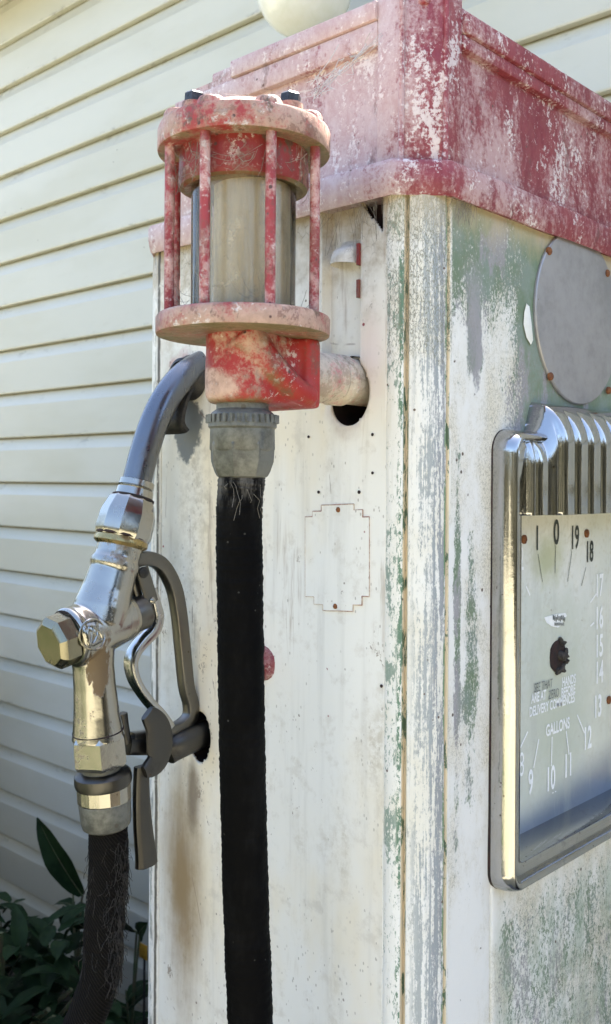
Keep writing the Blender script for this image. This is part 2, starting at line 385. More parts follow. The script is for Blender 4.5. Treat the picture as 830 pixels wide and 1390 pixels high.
MAT['bolt'] = m_simple('grey_bolt_steel', (.05, .055, .06), (.015, .015, .018), .4, .4, 60)
MAT['rust'] = m_simple('rusty_screw', (.25, .09, .025), (.10, .035, .015), .8, 0, 120)
MAT['bitu'] = m_simple('rubber_hose_black', (.012, .012, .012), (.026, .025, .024), .62, 0, 45, (1, 1, .5), .5, .001, .3, (150, .17, (.16, .15, .14)))
MAT['thread'] = m_simple('frayed_cotton', (.008, .007, .006), (.05, .043, .036), .9, 0, 60)
MAT['web'] = m_simple('spider_silk', (.40, .40, .39), (.6, .6, .58), .5, 0, 60)
MAT['grime'] = m_simple('cobweb_grime', (.16, .14, .11), (.28, .25, .21), .95, 0, 90)
MAT['hole'] = m_simple('dark_recess', (.010, .008, .008), (.030, .010, .009), .8, 0, 40)
MAT['alu'] = m_simple('dull_aluminium_plate', (.36, .345, .35), (.27, .26, .26), .45, .5, 9, (1, 1, 1), .12, .001, .5, (40, .09, (.16, .1, .06)))
MAT['flake'] = m_simple('bare_white_flake', (.86, .85, .80), (.8, .78, .7), .6, 0, 40)
MAT['opal'] = m_simple('opal_glass', (.82, .83, .80), (.76, .77, .70), .12, 0, 8, bump=.02)

# ================================================================== THE PUMP
X1, Y0 = -.604, .8275              # dial face plane and nozzle face plane
XA, YA = -.652, .8755              # axis of the near corner post
XB = -1.04                         # left end of the nozzle panel
YC = 1.16                          # middle of the dial face
YB = 2 * YC - YA                   # axis line of the far posts
ZT = 1.912                         # top of the body
ZBASE = .17
pump = thing('fuel_pump', 'old white and faded red fuel pump with clock dial, peeling paint and caged sight glass', 'fuel pump', (-.846, YC, .15))

def rangef(a, b, s):
    n = max(1, round((b - a) / s)); return [a + (b - a) * i / n for i in range(n + 1)]

# ---- nozzle side panel: sheet metal with a shallow pressed channel and two holes
def dent(x, z, k=0.0): return .0016 * mnoise.noise(V((x * 5 + k, 1.3, z * 3.2))) + .0005 * mnoise.noise(V((x * 22 + k, 7.3, z * 14)))
def ss(a, b, t):
    t = max(0, min(1, (t - a) / (b - a))); return t * t * (3 - 2 * t)
HOLES = [(-.706, 1.698, .030, .037), (-.957, 1.345, .032, .034)]
HOLES[1] = (PY(272, 1000, Y0).x, PY(272, 1000, Y0).z, .021, .033)
def side_y(x, z):
    ch = ss(-.7475, -.7445, x) * (1 - ss(-.6925, -.690, x)) * ss(1.66, 1.74, z)
    return Y0 + .011 * ch + dent(x, z)
xs = rangef(XB, XA, .0024); zs = rangef(ZBASE, .95, .05) + rangef(.95, ZT, .0032)[1:]
mb = MB(); ix = {}; vv = []; keep = []
for i, z in enumerate(zs):
    for j, x in enumerate(xs):
        q = [x, z]
        for hx, hz, ra, rb in HOLES:
            e = math.hypot((x - hx) / ra, (z - hz) / rb)
            if abs(e - 1) < .055 and e > 0: q = [hx + (x - hx) / e, hz + (z - hz) / e]
        vv.append(V((q[0], side_y(q[0], q[1]), q[1])))
nx = len(xs); ff = []
for i in range(len(zs) - 1):
    for j in range(nx - 1):
        q = (i * nx + j, i * nx + j + 1, (i + 1) * nx + j + 1, (i + 1) * nx + j)
        c = sum((vv[k] for k in q), V()) / 4
        if any(math.hypot((c.x - hx) / ra, (c.z - hz) / rb) < .99 for hx, hz, ra, rb in HOLES): continue
        if c.x > -.6905 and c.x < -.658 and c.z > 1.862 and (c.x + .6905) * 1.1 > (1.905 - c.z): continue   # bent away corner of the flange
        ff.append(q)
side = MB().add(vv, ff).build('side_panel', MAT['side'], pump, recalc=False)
md = side.modifiers.new('thickness', 'SOLIDIFY'); md.thickness = .0022; md.offset = -1
# pockets behind the holes and behind the bent corner
mb = MB()
for hx, hz, ra, rb in HOLES:
    rows = []; mb = MB()
    for yy, kk in ((Y0 + .004, 1.12), (Y0 + .07, 1.12), (Y0 + .07, .02)):
        rows.append([V((hx + ra * kk * math.cos(g), yy, hz + rb * kk * math.sin(g))) for g in [2 * math.pi * k / 32 for k in range(32)]])
    mb.grid(rows, True)
    mb.build('hole_liner', MAT['hole'], side)
MB().box((-.70, Y0 + .02, 1.80), (-.652, Y0 + .03, 1.911)).build('inner_liner', MAT['hole'], side)

# small pressed hood above the pipe
hood = MB(); rows = []
hc = PY(467, 357, Y0)
for i in range(9):
    t = i / 8; row = []
    for k in range(15):
        g = math.pi * k / 14
        ra = .0175 * (1 - .0 * t); dep = .012 + .016 * math.sin(t * math.pi / 2)
        row.append(V((hc.x + ra * math.cos(g) * (1 - .25 * (1 - t)), Y0 + .012 - dep * math.sin(g) ** .8 * ss(0, .6, t + .05), hc.z + .030 * (1 - t) - .002)))
    rows.append(row)
hood.grid(rows).build('hood', MAT['side'], side)
MB().box((-.694, Y0 - .003, hc.z - .006), (-.6905, Y0 + .006, hc.z + .018)).box((-.694, Y0 - .003, hc.z - .042), (-.6905, Y0 + .006, hc.z - .022)).build('red_edge', MAT['collar'], side)

# screw holes, rivets and the stepped outline where a badge plate sits
def disc_on_side(px, py, r, dy=-.0012):
    p = PY(px, py, Y0); return V((p.x, side_y(p.x, p.z) + dy, p.z)), r
for px, py, r in ((420, 593, .0017), (507, 590, .0018), (507, 642, .0017), (434, 668, .0019), (489, 668, .0021), (519, 931, .0019)):
    p, r = disc_on_side(px, py, r); MB().lathe(p, (0, 1, 0), [(r, 0), (r * .9, .0008)], 12).build('screw_hole', MAT['hole'], side)
out = [(416, 700), (426, 700), (426, 693), (438, 693), (438, 685), (482, 685), (482, 693), (494, 693), (494, 703), (503, 703), (503, 808), (493, 808), (493, 820), (481, 820), (481, 829), (440, 829), (440, 821), (428, 821), (428, 811), (416, 811)]
pl = [PY(px, py + (-4 if py < 760 else 4) * ((px - 460) / 45) * .4, Y0) for px, py in out]
bm = bmesh.new(); f0 = [bm.verts.new((p.x, Y0 - .0020, p.z)) for p in pl]; b0 = [bm.verts.new((p.x, Y0 + .001, p.z)) for p in pl]
bm.faces.new(f0)
for i in range(len(f0)): bm.faces.new((f0[i], f0[(i + 1) % len(f0)], b0[(i + 1) % len(f0)], b0[i]))
plate = MB().bm(bm).build('badge_plate', MAT['side'], pump)
edge = MB()
for i in range(len(pl)):
    a, b = pl[i], pl[(i + 1) % len(pl)]
    k = mnoise.noise(V((i * 1.7, .3, 0)))
    edge.tube([(a.x, Y0 - .0017, a.z), (b.x, Y0 - .0017, b.z)], .00075 if k > -.25 else .0005, 6)
edge.build('plate_edge', m_simple('rusty_edge', (.34, .19, .15), (.66, .58, .48), .8, 0, 60), plate)
for px, py in ((461, 692), (457, 823)):
    p = PY(px, py, Y0); MB().lathe((p.x, Y0 - .0018, p.z), (0, -1, 0), [(.0032, 0), (.0028, .0012), (.0015, .002), (.0003, .0023)], 14, jit=.2).build('rivet', MAT['rust'], plate)
# rusty bolt by the hose
p = PY(357, 900, Y0)
MB().lathe((p.x, Y0, p.z), (0, -1, 0), [(.022, 0), (.020, .004), (.013, .006)], 20, jit=.1).lathe((p.x, Y0 - .005, p.z), (0, -1, 0), [(.012, 0), (.012, .014), (.008, .018)], 6).build('stud', m_red('stud_paint', .35, (.4, .2, .2), (.16, .02, .03), .8, 3), side)

# ---- corner posts: quarter round with two rolled grooves
def post_profile():
    pr = [(-94, .030), (-93, .0485)]
    for a in range(-92, 5, 1):
        r = .048
        if a < -64: r += .0035 * math.sqrt(max(0, 1 - ((a + 78) / 14.5) ** 2)) - .001
        r -= .0062 * math.exp(-((a + 63.5) / 2.2) ** 2)
        if -60 < a < -7: r += .002 * math.sin(math.pi * (a + 60) / 53)
        r -= .0058 * math.exp(-((a + 4) / 1.7) ** 2)
        pr.append((a, r))
    pr.append((5, .030)); return pr
def post(ax, ay, sx, sy, mat):
    zs2 = [ZBASE, .6, .95] + rangef(.96, ZT, .012)
    rows = []
    for z in zs2:
        row = []
        for a, r in post_profile():
            g = R_(a); rr = r + .0005 * mnoise.noise(V((a * .07, z * 14, 2))) + .0004 * mnoise.noise(V((a * .3, z * 40, 5)))
            if z > ZT - .013 : rr *= .985
            row.append(V((ax + sx * rr * math.cos(g), ay + sy * rr * math.sin(g) * 1.0, z)))
        rows.append(row)
    return MB().grid(rows).build('corner_post', mat, pump)
post(XA, YA, 1, 1, MAT['post']); post(XB, YA, -1, 1, MAT['side']); post(XA, YB, 1, -1, MAT['dialp']); post(XB, YB, -1, -1, MAT['side'])

# ---- dial side panel with the opening for the dial
OY0, OY1, OZ0, OZ1 = .983, 2 * YC - .983, 1.150, 1.568
def dial_x(y, z):
    seam = .0022 * ss(.9645, .9655, y) * (1 - ss(1.135, 1.14, z)) - .003 * math.exp(-((y - .9635) / .0009) ** 2) * (1 - ss(1.12, 1.135, z))
    return X1 + seam + dent(y, z, 4.0)
ys = sorted(set([YA] + rangef(.88, OY0, .0026) + rangef(OY0, OY1, .01) + rangef(OY1, YB, .01))); zs = rangef(ZBASE, .95, .05) + rangef(.95, OZ0, .004)[1:] + rangef(OZ0, OZ1, .004)[1:] + rangef(OZ1, ZT, .004)[1:]
ys = sorted(set(ys + [.9622, .9629, .9635, .9641, .9648]))
rows = [[V((dial_x(y, z), y, z)) for y in ys] for z in zs]
n = len(ys); vv = [p for r in rows for p in r]; ff = []
for i in range(len(rows) - 1):
    for j in range(n - 1):
        if OY0 - 1e-4 < (ys[j] + ys[j + 1]) / 2 < OY1 and OZ0 < (zs[i] + zs[i + 1]) / 2 < OZ1: continue
        ff.append((i * n + j, i * n + j + 1, (i + 1) * n + j + 1, (i + 1) * n + j))
front = MB().add(vv, ff).build('dial_panel', MAT['dialp'], pump)
# other two sides, floor and lid of the cabinet
MB().box((-1.088, YA, ZBASE), (-1.080, YB, ZT)).build('back_panel', MAT['side'], pump)
MB().box((XB, YB + .040, ZBASE), (XA, YB + .0475, ZT)).build('far_panel', MAT['side'], pump)
MB().box((-1.075, Y0 + .02, .95), (-.66, YB + .03, 1.0)).build('inner_floor', MAT['hole'], pump)
MB().box((-1.11, .805, .15), (-.582, YB + .07, ZBASE + .12), .012).build('plinth', MAT['iron'], pump)

# ---- band and crown (chamfered plan)
def plan(x0, x1, y0, y1, c): return [(x0 + c, y0), (x1 - c, y0), (x1, y0 + c), (x1, y1 - c), (x1 - c, y1), (x0 + c, y1), (x0, y1 - c), (x0, y0 + c)]
YF = YB + .048
def warp(mb, amp=.0012):
    mb.v = [tuple(V(p) + V((mnoise.noise(V(p) * 9) , mnoise.noise(V(p) * 9 + V((5, 5, 5))), mnoise.noise(V(p) * 9 + V((9, 2, 5))))) * amp) for p in mb.v]; return mb
def ringed(outlines):
    mb = MB(); mb.grid([[V((x, y, z)) for x, y in o] for o, z in outlines], True)
    n = len(outlines[0][0]); q = len(mb.v); mb.f.append(tuple(range(q - n, q))); mb.f.append(tuple(range(n - 1, -1, -1))); return mb
def subdiv_plan(o, step=.02):
    r = []; cnt = (22, 3, 32, 3, 22, 3, 32, 3)
    for i in range(len(o)):
        a, b = V(o[i]), V(o[(i + 1) % len(o)]); k = cnt[i]
        r += [tuple(a.lerp(b, t / k)) for t in range(k)]
    return r
BX0, BX1, BY0, BY1 = -1.096, -.594, .8165, YF + .010
bandp = lambda g, c=.046: subdiv_plan(plan(BX0 - g, BX1 + g, BY0 - g, BY1 + g, c))
band = warp(ringed([(bandp(-.006), 1.907), (bandp(-.0015), 1.9045), (bandp(.0), 1.907), (bandp(.002), 1.922), (bandp(.002), 1.937), (bandp(0), 1.942), (bandp(-.010), 1.9445)]), .0016).build('band', MAT['crown'], pump, 50)
# crown
CX0, CX1, CY0_, CY1_ = -1.052, -.606, .834, YF - .006
crown = warp(ringed([(subdiv_plan(plan(CX0 + .008, CX1 - .008, CY0_ + .008, CY1_ - .008, .036)), z) for z in rangef(1.943, 2.118, .025)]), .0012).build('crown', MAT['crown'], pump)
PW = .034
def pilaster(sx, sy):
    x = CX1 if sx > 0 else CX0; y = CY0_ if sy < 0 else CY1_
    c = .034; t = .012
    # L shaped strip hugging a chamfered corner
    o = [(x - sx * (c + PW), y), (x - sx * c, y), (x, y - sy * c), (x, y - sy * (c + PW * .9)), (x - sx * t, y - sy * (c + PW * .9)), (x - sx * t, y - sy * (c + .004)), (x - sx * (c + .004), y - sy * t), (x - sx * (c + PW), y - sy * t)]
    ht = 2.140 if sx > 0 else 2.100
    mb = MB().prism(o, 1.942, ht, .0022)
    for (ex, ey) in ((x - sx * c, y), (x, y - sy * c)):
        mb.tube([(ex, ey, 1.945), (ex, ey, ht - .002)], .0035, 8)
    warp(mb, .001).build('pilaster', MAT['crown'], pump)
for sx in (1, -1):
    for sy in (-1, 1): pilaster(sx, sy)
def bar(lo, hi, bev=.0025):
    return MB().box(lo, hi, bev)
# cornice: two steps between the pilasters, on the nozzle side and the dial side, then the lid
xl, xr = CX0 + .034 + PW, CX1 - .034 - PW
yl, yr = CY0_ + .034 + PW * .9, CY1_ - .034 - PW * .9
def cornice(mb, lo, hi): mb.box(lo, hi, .003)
mb = MB()
mb.box((CX0 + .03, CY0_ - .001, 2.078), (xr + .001, CY0_ + .02, 2.106), .003); mb.box((xl + .075, CY0_ - .004, 2.106), (xr + .001, CY0_ + .024, 2.128), .003)
mb.box((CX1 - .02, yl, 2.076), (CX1 + .001, yr, 2.092), .003); mb.box((CX1 - .024, yl, 2.092), (CX1 + .005, yr, 2.116), .003)
mb.box((CX0 + .001, yl, 2.078), (CX0 + .02, yr, 2.106), .003); mb.box((xl, CY1_ - .02, 2.078), (xr, CY1_ + .001, 2.106), .003)
warp(mb, .0015).build('cornice', MAT['crown'], pump, label='faded pink stepped cornice')
MB().box((CX0 + .09, CY0_ + .012, 2.112), (CX1 - .012, CY1_ - .012, 2.132), .004).build('lid', MAT['crown'], pump)

# ---- sign plate
pc = V((X1 + .004, YC + .001, (PX(782, 432, X1)).z)); RD = .1115
sp = MB().lathe(pc - V((.0035, 0, 0)), (1, 0, 0), [(RD, 0), (RD, .0025), (RD - .0012, .0038), (RD - .004, .004), (.001, .0042)], 96).build('sign_plate', MAT['alu'], pump, label='round blank grey metal plate with rusty screws')
for px, py in ((745, 341), (824, 371), (747, 511), (826, 530)):
    p = PX(px, py, X1 + .004); MB().lathe(p, (1, 0, 0), [(.0052, -.001), (.005, .002), (.003, .0036), (.0004, .004)], 14).build('screw', MAT['rust'], sp)
p = PX(717, 440, X1); bm = bmesh.new()
pts = [(715, 412), (719, 416), (722, 440), (724, 462), (721, 468), (715, 458), (711, 440), (712, 424)]
MB().add([PX(a, b, X1 + .0026) for a, b in pts] + [PX(a, b, X1) for a, b in pts], [tuple(range(8))] + [(i, (i + 1) % 8, 8 + (i + 1) % 8, 8 + i) for i in range(8)]).build('paint_flake', MAT['flake'], pump)

# ---- dial frame (chrome): rings between outer and inner outlines
def rrect(y0, y1, z0, z1, r, n=10):
    o = []
    for cy, cz, a0 in ((y0 + r, z0 + r, 180), (y1 - r, z0 + r, 270), (y1 - r, z1 - r, 0), (y0 + r, z1 - r, 90)):
        for k in range(n + 1):
            g = R_(a0 + 90 * k / n); o.append((cy + r * math.cos(g), cz + r * math.sin(g)))
    # add points along the straights
    q = []
    for i in range(len(o)):
        a, b = o[i], o[(i + 1) % len(o)]; q.append(a)
        if math.hypot(a[0] - b[0], a[1] - b[1]) > .05:
            for k in range(1, 12): q.append((a[0] + (b[0] - a[0]) * k / 12, a[1] + (b[1] - a[1]) * k / 12))
    return q
FY0, FY1, FZ0, FZ1 = .9585, 2 * YC - .9585, 1.128, 1.660
steps = [(0, 0)] + [(.0085 - .0085 * math.cos(R_(a)), .003 + .027 * math.sin(R_(a))) for a in range(0, 137, 8)] + [(.0172, .0222), (.0195, .0236), (.024, .0232), (.0305, .0222), (.0315, .021), (.0320, -.002), (.0325, -.026)]
rows = []
for e, h in steps:
    k = max(.006, .026 - e * .55)
    top = FZ1 - e if e < .02 else FZ1 - .02 - (e - .02) / .0125 * (FZ1 - .02 - OZ1 + .006)
    rows.append([V((X1 + h, y, z)) for y, z in rrect(FY0 + e, FY1 - e, FZ0 + e, top, k)])
frame = MB().grid(rows, True).build('dial_frame', MAT['chrome'], pump, 60)
dark_edge = MB().grid([[V((X1 + h, y, z)) for y, z in rrect(FY0 - e, FY1 + e, FZ0 - e, FZ1 + e, .027)] for h, e in ((.0022, -.003), (.0022, .0004), (-.004, .0008))], True)
dark_edge.build('frame_contact_line', MAT['hole'], frame)  # thin dark plate added as the contact line round the frame
# fluted hood: one sheet of convex ribs flowing over the rounded top down to the dial
RW = .0168; HW = .168
def hood_h(y, z):
    d = abs(y - YC)
    k = ss(.139, .116, d) if False else 1 - ss(.112, .134, d)
    top = 1.659 + .037 * k; a = max(0, top - z); b = max(0, HW - d)
    H = .0355 + .0125 * k
    q = min(1, a / (.040 + .012 * k)); top_r = math.sqrt(max(0, 1 - (1 - q) ** 2))
    e = min(1, b / .012); side_r = math.sqrt(max(0, 1 - (1 - e) ** 2))
    t = ((y - YC) / (2 * RW) + .5) % 1.0 * 2 - 1
    sc_ = math.sqrt(max(0, 1 - (t * .985) ** 2))
    run = ss(.004, .030, a)
    return H * top_r * side_r - .0078 * (1 - sc_) * run - .002 * run * (1 - k)
rows = []
zz_ = [OZ1 - .007 + (1.697 - OZ1 + .007) * (1 - (1 - i / 64) ** 1.6) for i in range(65)]
ysr = rangef(YC - HW, YC + HW, .0014)
rows.append([V((X1 - .018, y, zz_[0])) for y in ysr]); rows.append([V((X1 + hood_h(y, zz_[0]) - .004, y, zz_[0] - .0005)) for y in ysr])
for z in zz_: rows.append([V((X1 + hood_h(y, z) - (.0 if hood_h(y, z) > .0005 else .004), y, z)) for y in ysr])
MB().grid(rows).build('fluted_hood', MAT['chrome'], frame, 75)

# ---- dial
def m_dial():
    M = Mat('dial_enamel_stained')
    n1 = M.noise(9, 5, .6); n2 = M.noise(40, 5, .65); n3 = M.noise(140, 3, .6)
    col = M.mix(M.ramp(n1, .35, .65), (.72, .73, .70), (.63, .66, .62))
    o1 = M.blob((-.63, 1.135, 1.50), (None, .065, .045), .9, n2, .5); o2 = M.blob((-.63, YC, 1.30), (None, .12, .20), .95, n2, .6)
    gr_ = M.mul(M.ramp(M.add(M.mul(n2, .5), M.mul(n3, .5)), .50, .62), .35); col = M.mix(gr_, col, (.46, .45, .36)); col = M.mix(M.mul(o1, .75), col, (.40, .42, .22)); col = M.mix(M.mul(o2, .6), col, (.44, .47, .34)); gz = M.ramp(M.ax(2), 1.50, 1.30); col = M.mix(M.mul(gz, .5), col, (.47, .50, .42))
    cr = M.blob((-.63, 1.10, 1.58), (None, .25, .06), .9, n2, .2); col = M.mix(M.mul(cr, .6), col, (.74, .70, .58))
    # shade at the foot of the dial, painted into its colour as dark blue
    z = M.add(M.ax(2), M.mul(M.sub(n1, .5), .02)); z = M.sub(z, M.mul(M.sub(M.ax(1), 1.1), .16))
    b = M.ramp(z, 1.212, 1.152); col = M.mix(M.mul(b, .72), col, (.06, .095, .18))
    st = M.mul(M.ramp(M.noise(24, 5, .7, (1, 1, .2)), .50, .70), .42); col = M.mix(st, col, (.45, .46, .42))
    sp_ = specks(M, 55, .10, keep=.62); col = M.mix(sp_, col, (.2, .15, .1))
    return M.done(col, .35, 0, n3, .08, .0006)
XD = -.630
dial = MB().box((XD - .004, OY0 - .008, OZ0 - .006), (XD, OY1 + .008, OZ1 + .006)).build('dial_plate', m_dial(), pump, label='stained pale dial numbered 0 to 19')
def dp(px, py): return PX(px, py, XD)
MB().lathe(dp(757, 890), (1, 0, 0), [(.0215, -.001), (.0215, .0012), (.0195, .0016)], 24, jit=.15).build('spindle_hole', MAT['hole'], dial)
c = dp(757, 890)
dbm = MB()
for i in range(16):
    g = random.uniform(-1.9, 1.3); q = c + V((.001 + random.random() * .004, .017 * math.cos(g), .020 * math.sin(g)))
    dbm.lathe(q, (random.uniform(-1, 1), random.uniform(-1, 1), random.uniform(-1, 1)), [(.002, -.006), (.0042, 0), (.001, .005)], 6, jit=.5)
dbm.lathe(c + V((0, .004, 0)), (1, .1, -.2), [(.0065, 0), (.006, .008), (.004, .010)], 12)
dbm.build('spindle_debris', m_simple('burnt_debris', (.015, .013, .012), (.07, .06, .05), .85, 0, 120), dial)
ink = m_simple('black_numerals', (.012, .018, .016), (.03, .04, .035), .5, 0, 90)
worn = m_simple('bleached_numerals', (.92, .93, .94), (.84, .86, .87), .5, 0, 70)
inkworn = m_simple('flaking_letters', (.03, .04, .04), (.30, .31, .30), .6, 0, 200)
DX = None
def text_mesh(s, size, cx_, cz_, sx=1.0, lift=.0008, shear=0.0, off=0.0):
    cu = bpy.data.curves.new('t', 'FONT'); cu.body = s; cu.size = size; cu.align_x = 'CENTER'; cu.align_y = 'CENTER'; cu.extrude = 0; cu.offset = off; cu.resolution_u = 4
    o = bpy.data.objects.new('t', cu); link(o); dg = bpy.context.evaluated_depsgraph_get(); me = bpy.data.meshes.new_from_object(o.evaluated_get(dg))
    v = [V((XD + lift, cx_ + w.co.x * sx, cz_ + w.co.y)) for w in me.vertices]; f = [tuple(q.vertices) for q in me.polygons]
    bpy.data.objects.remove(o); bpy.data.curves.remove(cu); bpy.data.meshes.remove(me)
    return v, f
NS = .043
def num(px, py, s, mat, size=NS, sx=.58):
    p = dp(px, py); MB().add(*text_mesh(s, size, p.y, p.z, sx, off=.0010)).build('numeral', mat, dial, flat=True, recalc=False)
nb, nw = MB(), MB()
num(729, 732, '1', ink); num(755, 724, '0', ink, NS * 1.05, .68); num(780, 731, '19', ink); num(800, 750, '18', ink, NS * .92)
for px, py, s in ((813, 796, '17'), (813, 840, '16'), (813, 878, '15'), (813, 914, '14'), (811, 960, '13'), (797, 1003, '12'), (771, 1040, '11'), (747, 1058, '10'), (720, 1063, '9')): num(px, py, s, worn)
# the left column, hidden from the front by the frame
def mir(px, py): p = dp(px, py); return 2 * YC - p.y, p.z
for s, (px, py) in (('2', (800, 750)), ('3', (813, 796)), ('4', (813, 840)), ('5', (813, 878)), ('6', (813, 914)), ('7', (811, 960)), ('8', (797, 1003))):
    y, z = mir(px, py); MB().add(*text_mesh(s, NS, y, z, .58)).build('numeral', worn, dial, flat=True, recalc=False)
y0 = dp(755, 900).y
for s, px, py, k in (('HANDS', 772, 924, 0), ('ARE AT', 731, 946, 0), ('BEFORE', 771, 938, 0), ('DELIVERY COMMENCES', 750, 957, 0)):
    p = dp(px, py); MB().add(*text_mesh(s, .0170, p.y, p.z, .66, off=.0005)).build('lettering', worn, dial, flat=True, recalc=False)
pz = dp(757, 987); MB().add(*text_mesh('GALLONS', .021, pz.y, pz.z, .68, off=.0006)).build('lettering', worn, dial, flat=True, recalc=False)
pz = dp(752, 1074); MB().add(*text_mesh('- -', .014, pz.y, pz.z, .9)).build('lettering', worn, dial, flat=True, recalc=False)
def tick(mbx, a, b, w=.0012):
    a, b = dp(*a), dp(*b); t = (b - a).normalized(); s = V((0, -t.z, t.y)) * w
    MB().add([a + s + V((.0008, 0, 0)), a - s + V((.0008, 0, 0)), b - s + V((.0008, 0, 0)), b + s + V((.0008, 0, 0))], [(0, 1, 2, 3)]).build('tick_mark', mbx, dial, flat=True, recalc=False)
for a, b in (((730, 752), (736, 790)), ((754, 740), (753, 778)), ((776, 748), (770, 790)), ((795, 770), (789, 795))): tick(ink, a, b, .0005)
for a, b in (((714, 796), (719, 808)), ((809, 806), (801, 818)), ((806, 845), (801, 850)), ((716, 993), (706, 1015)), ((731, 1003), (724, 1042)), ((749, 1000), (748, 1040)), ((768, 992), (772, 1024)), ((783, 970), (793, 995))): tick(worn, a, b)
# worn black remains of the first line and of the small maker's plaque
rem = MB()
for s, px, py in (('SEE THAT', 737, 931), ('ZERO', 751, 942)):
    p = dp(px, py); MB().add(*text_mesh(s, .0165, p.y, p.z, .66, .0013)).build('lettering', inkworn, dial, flat=True, recalc=False)
for i in range(9):
    p = dp(750 + i * 1.9, 838 + (i % 3) * 1.3); rem.add([p + V((.0017, -.0012, -.003)), p + V((.0017, .0012, -.003)), p + V((.0017, .0012, .003 + .002 * (i % 2))), p + V((.0017, -.0012, .003))], [(0, 1, 2, 3)])
    p = dp(752 + i * 1.5, 847); rem.add([p + V((.0017, -.0009, -.002)), p + V((.0017, .0009, -.002)), p + V((.0017, .0009, .002)), p + V((.0017, -.0009, .002))], [(0, 1, 2, 3)])
rem.build('worn_lettering', inkworn, dial, flat=True, recalc=False)
pts = [(738, 838), (745, 836), (757, 833), (767, 832), (769, 836), (764, 841), (763, 847), (757, 852), (748, 850), (741, 845)]
MB().add([dp(a, b) + V((.0010, 0, 0)) for a, b in pts], [tuple(range(10))]).build('plaque', worn, dial, flat=True)
for px, py in ((711, 732), (796, 724), (826, 950)):
    MB().lathe(dp(px, py), (1, 0, 0), [(.006, -.001), (.0058, .002), (.003, .0034)], 14, jit=.1).build('dial_screw', MAT['rust'], dial)

# ---- sight glass assembly
AX = V((-.71, .6685, 0)); DA = .973; K = DA / FPX
toC = V((-F.x, -F.y, 0)); lat = V((RT.x, RT.y, 0))
def zc(py, d=DA): return 1.6 + (CY - py) * d / FPX
ZL0, ZL1 = zc(458), zc(431)
ZU0, ZU1 = zc(213), zc(181)
# red casting: bowl, arm to the pipe, square flange and a slanting rib, fused
cm = MB()
RB = 49 * K
cm.lathe(AX + V((0, 0, zc(549))), (0, 0, 1), [(RB * .86, 0), (RB * .98, .0025), (RB * 1.04, .009), (RB * 1.045, .03), (RB * 1.02, .05), (RB * 1.02, ZL0 - zc(549) + .004)], 48)
cm.box((AX.x - .036, AX.y, zc(549)), (AX.x + .034, .735, ZL0 + .002), .006)
cm.box((AX.x - .046, .716, zc(553)), (AX.x + .044, .7385, ZL0 + .002), .004)
cm.tube([AX + V((.020, -.020, ZL0)), AX + V((.036, .004, ZL0 - .032)), AX + V((.040, .034, zc(551) + .016)), AX + V((.040, .058, zc(552) + .009))], [.019, .015, .013, .011], 12)
cast = cm.build('valve_casting', MAT['cast'], pump)
r = cast.modifiers.new('fuse', 'REMESH'); r.mode = 'VOXEL'; r.voxel_size = .0028; r.use_smooth_shade = True
s_ = cast.modifiers.new('soften', 'SMOOTH'); s_.factor = .5; s_.iterations = 5
# flanges
def flange(name, z0, z1, rad, mat, rag=.012):
    t = z1 - z0
    return MB().lathe(AX + V((0, 0, z0)), (0, 0, 1), [(rad * .55, .0005), (rad - .003, 0), (rad - .0006, .0008), (rad, .0025), (rad, t - .003), (rad - .0012, t - .0008), (rad - .003, t), (rad * .5, t + .001)], 128, jit=rag).build(name, mat, cast)
lowf = flange('lower_flange', ZL0, ZL1, 118 * K, MAT['rim'])
cap = MB().lathe(AX + V((0, 0, ZU0)), (0, 0, 1), [(.058, .001), (.082, 0), (.0853, .0008), (.086, .0025), (.086, .021), (.0848, .0242), (.081, .0258), (.072, .027), (.066, .034), (.05, .038), (.02, .0405), (.001, .041)], 96, jit=.012).build('top_cap', MAT['rim'], cast)
ZCB = zc(262)
MB().lathe(AX + V((0, 0, ZCB)), (0, 0, 1), [(.050, .004), (.059, .0), (.0635, .002), (.065, .006), (.0645, ZU0 - ZCB + .002), (.05, ZU0 - ZCB + .002)], 64, jit=.012).build('cap_collar', MAT['collar'], cast)
# glass and the stained inner tube
def m_glass():
    M = Mat('dirty_glass'); 
    t = M.n('ShaderNodeBsdfTransparent'); g = M.n('ShaderNodeBsdfGlossy'); d = M.n('ShaderNodeBsdfDiffuse'); o = M.n('ShaderNodeOutputMaterial')
    t.inputs[0].default_value = (1, 1, 1, 1); g.inputs['Roughness'].default_value = .10; g.inputs[0].default_value = (.7, .7, .7, 1); d.inputs[0].default_value = (.58, .51, .36, 1)
    a = M.n('ShaderNodeMixShader'); b = M.n('ShaderNodeMixShader'); fr = M.n('ShaderNodeFresnel'); fr.inputs[0].default_value = 1.45
    f = M.mul(M.ramp(M.noise(26, 5, .65, (1, 1, .12)), .35, .75), .42); f = M.add(f, M.mul(M.ramp(M.noise(60, 5, .7), .55, .7), .25))
    M.put(a.inputs[0], f); M.put(a.inputs[1], t.outputs[0]); M.put(a.inputs[2], d.outputs[0])
    M.put(b.inputs[0], fr.outputs[0]); M.put(b.inputs[1], a.outputs[0]); M.put(b.inputs[2], g.outputs[0]); M.put(o.inputs[0], b.outputs[0]); return M.m
MB().lathe(AX + V((0, 0, ZL1 - .002)), (0, 0, 1), [(.0522, 0), (.0522, ZCB - ZL1 + .012)], 64, cap=False).lathe(AX + V((0, 0, ZL1 - .002)), (0, 0, 1), [(.0478, 0), (.0478, ZCB - ZL1 + .012)], 64, cap=False).build('glass_cylinder', m_glass(), cast, recalc=False)
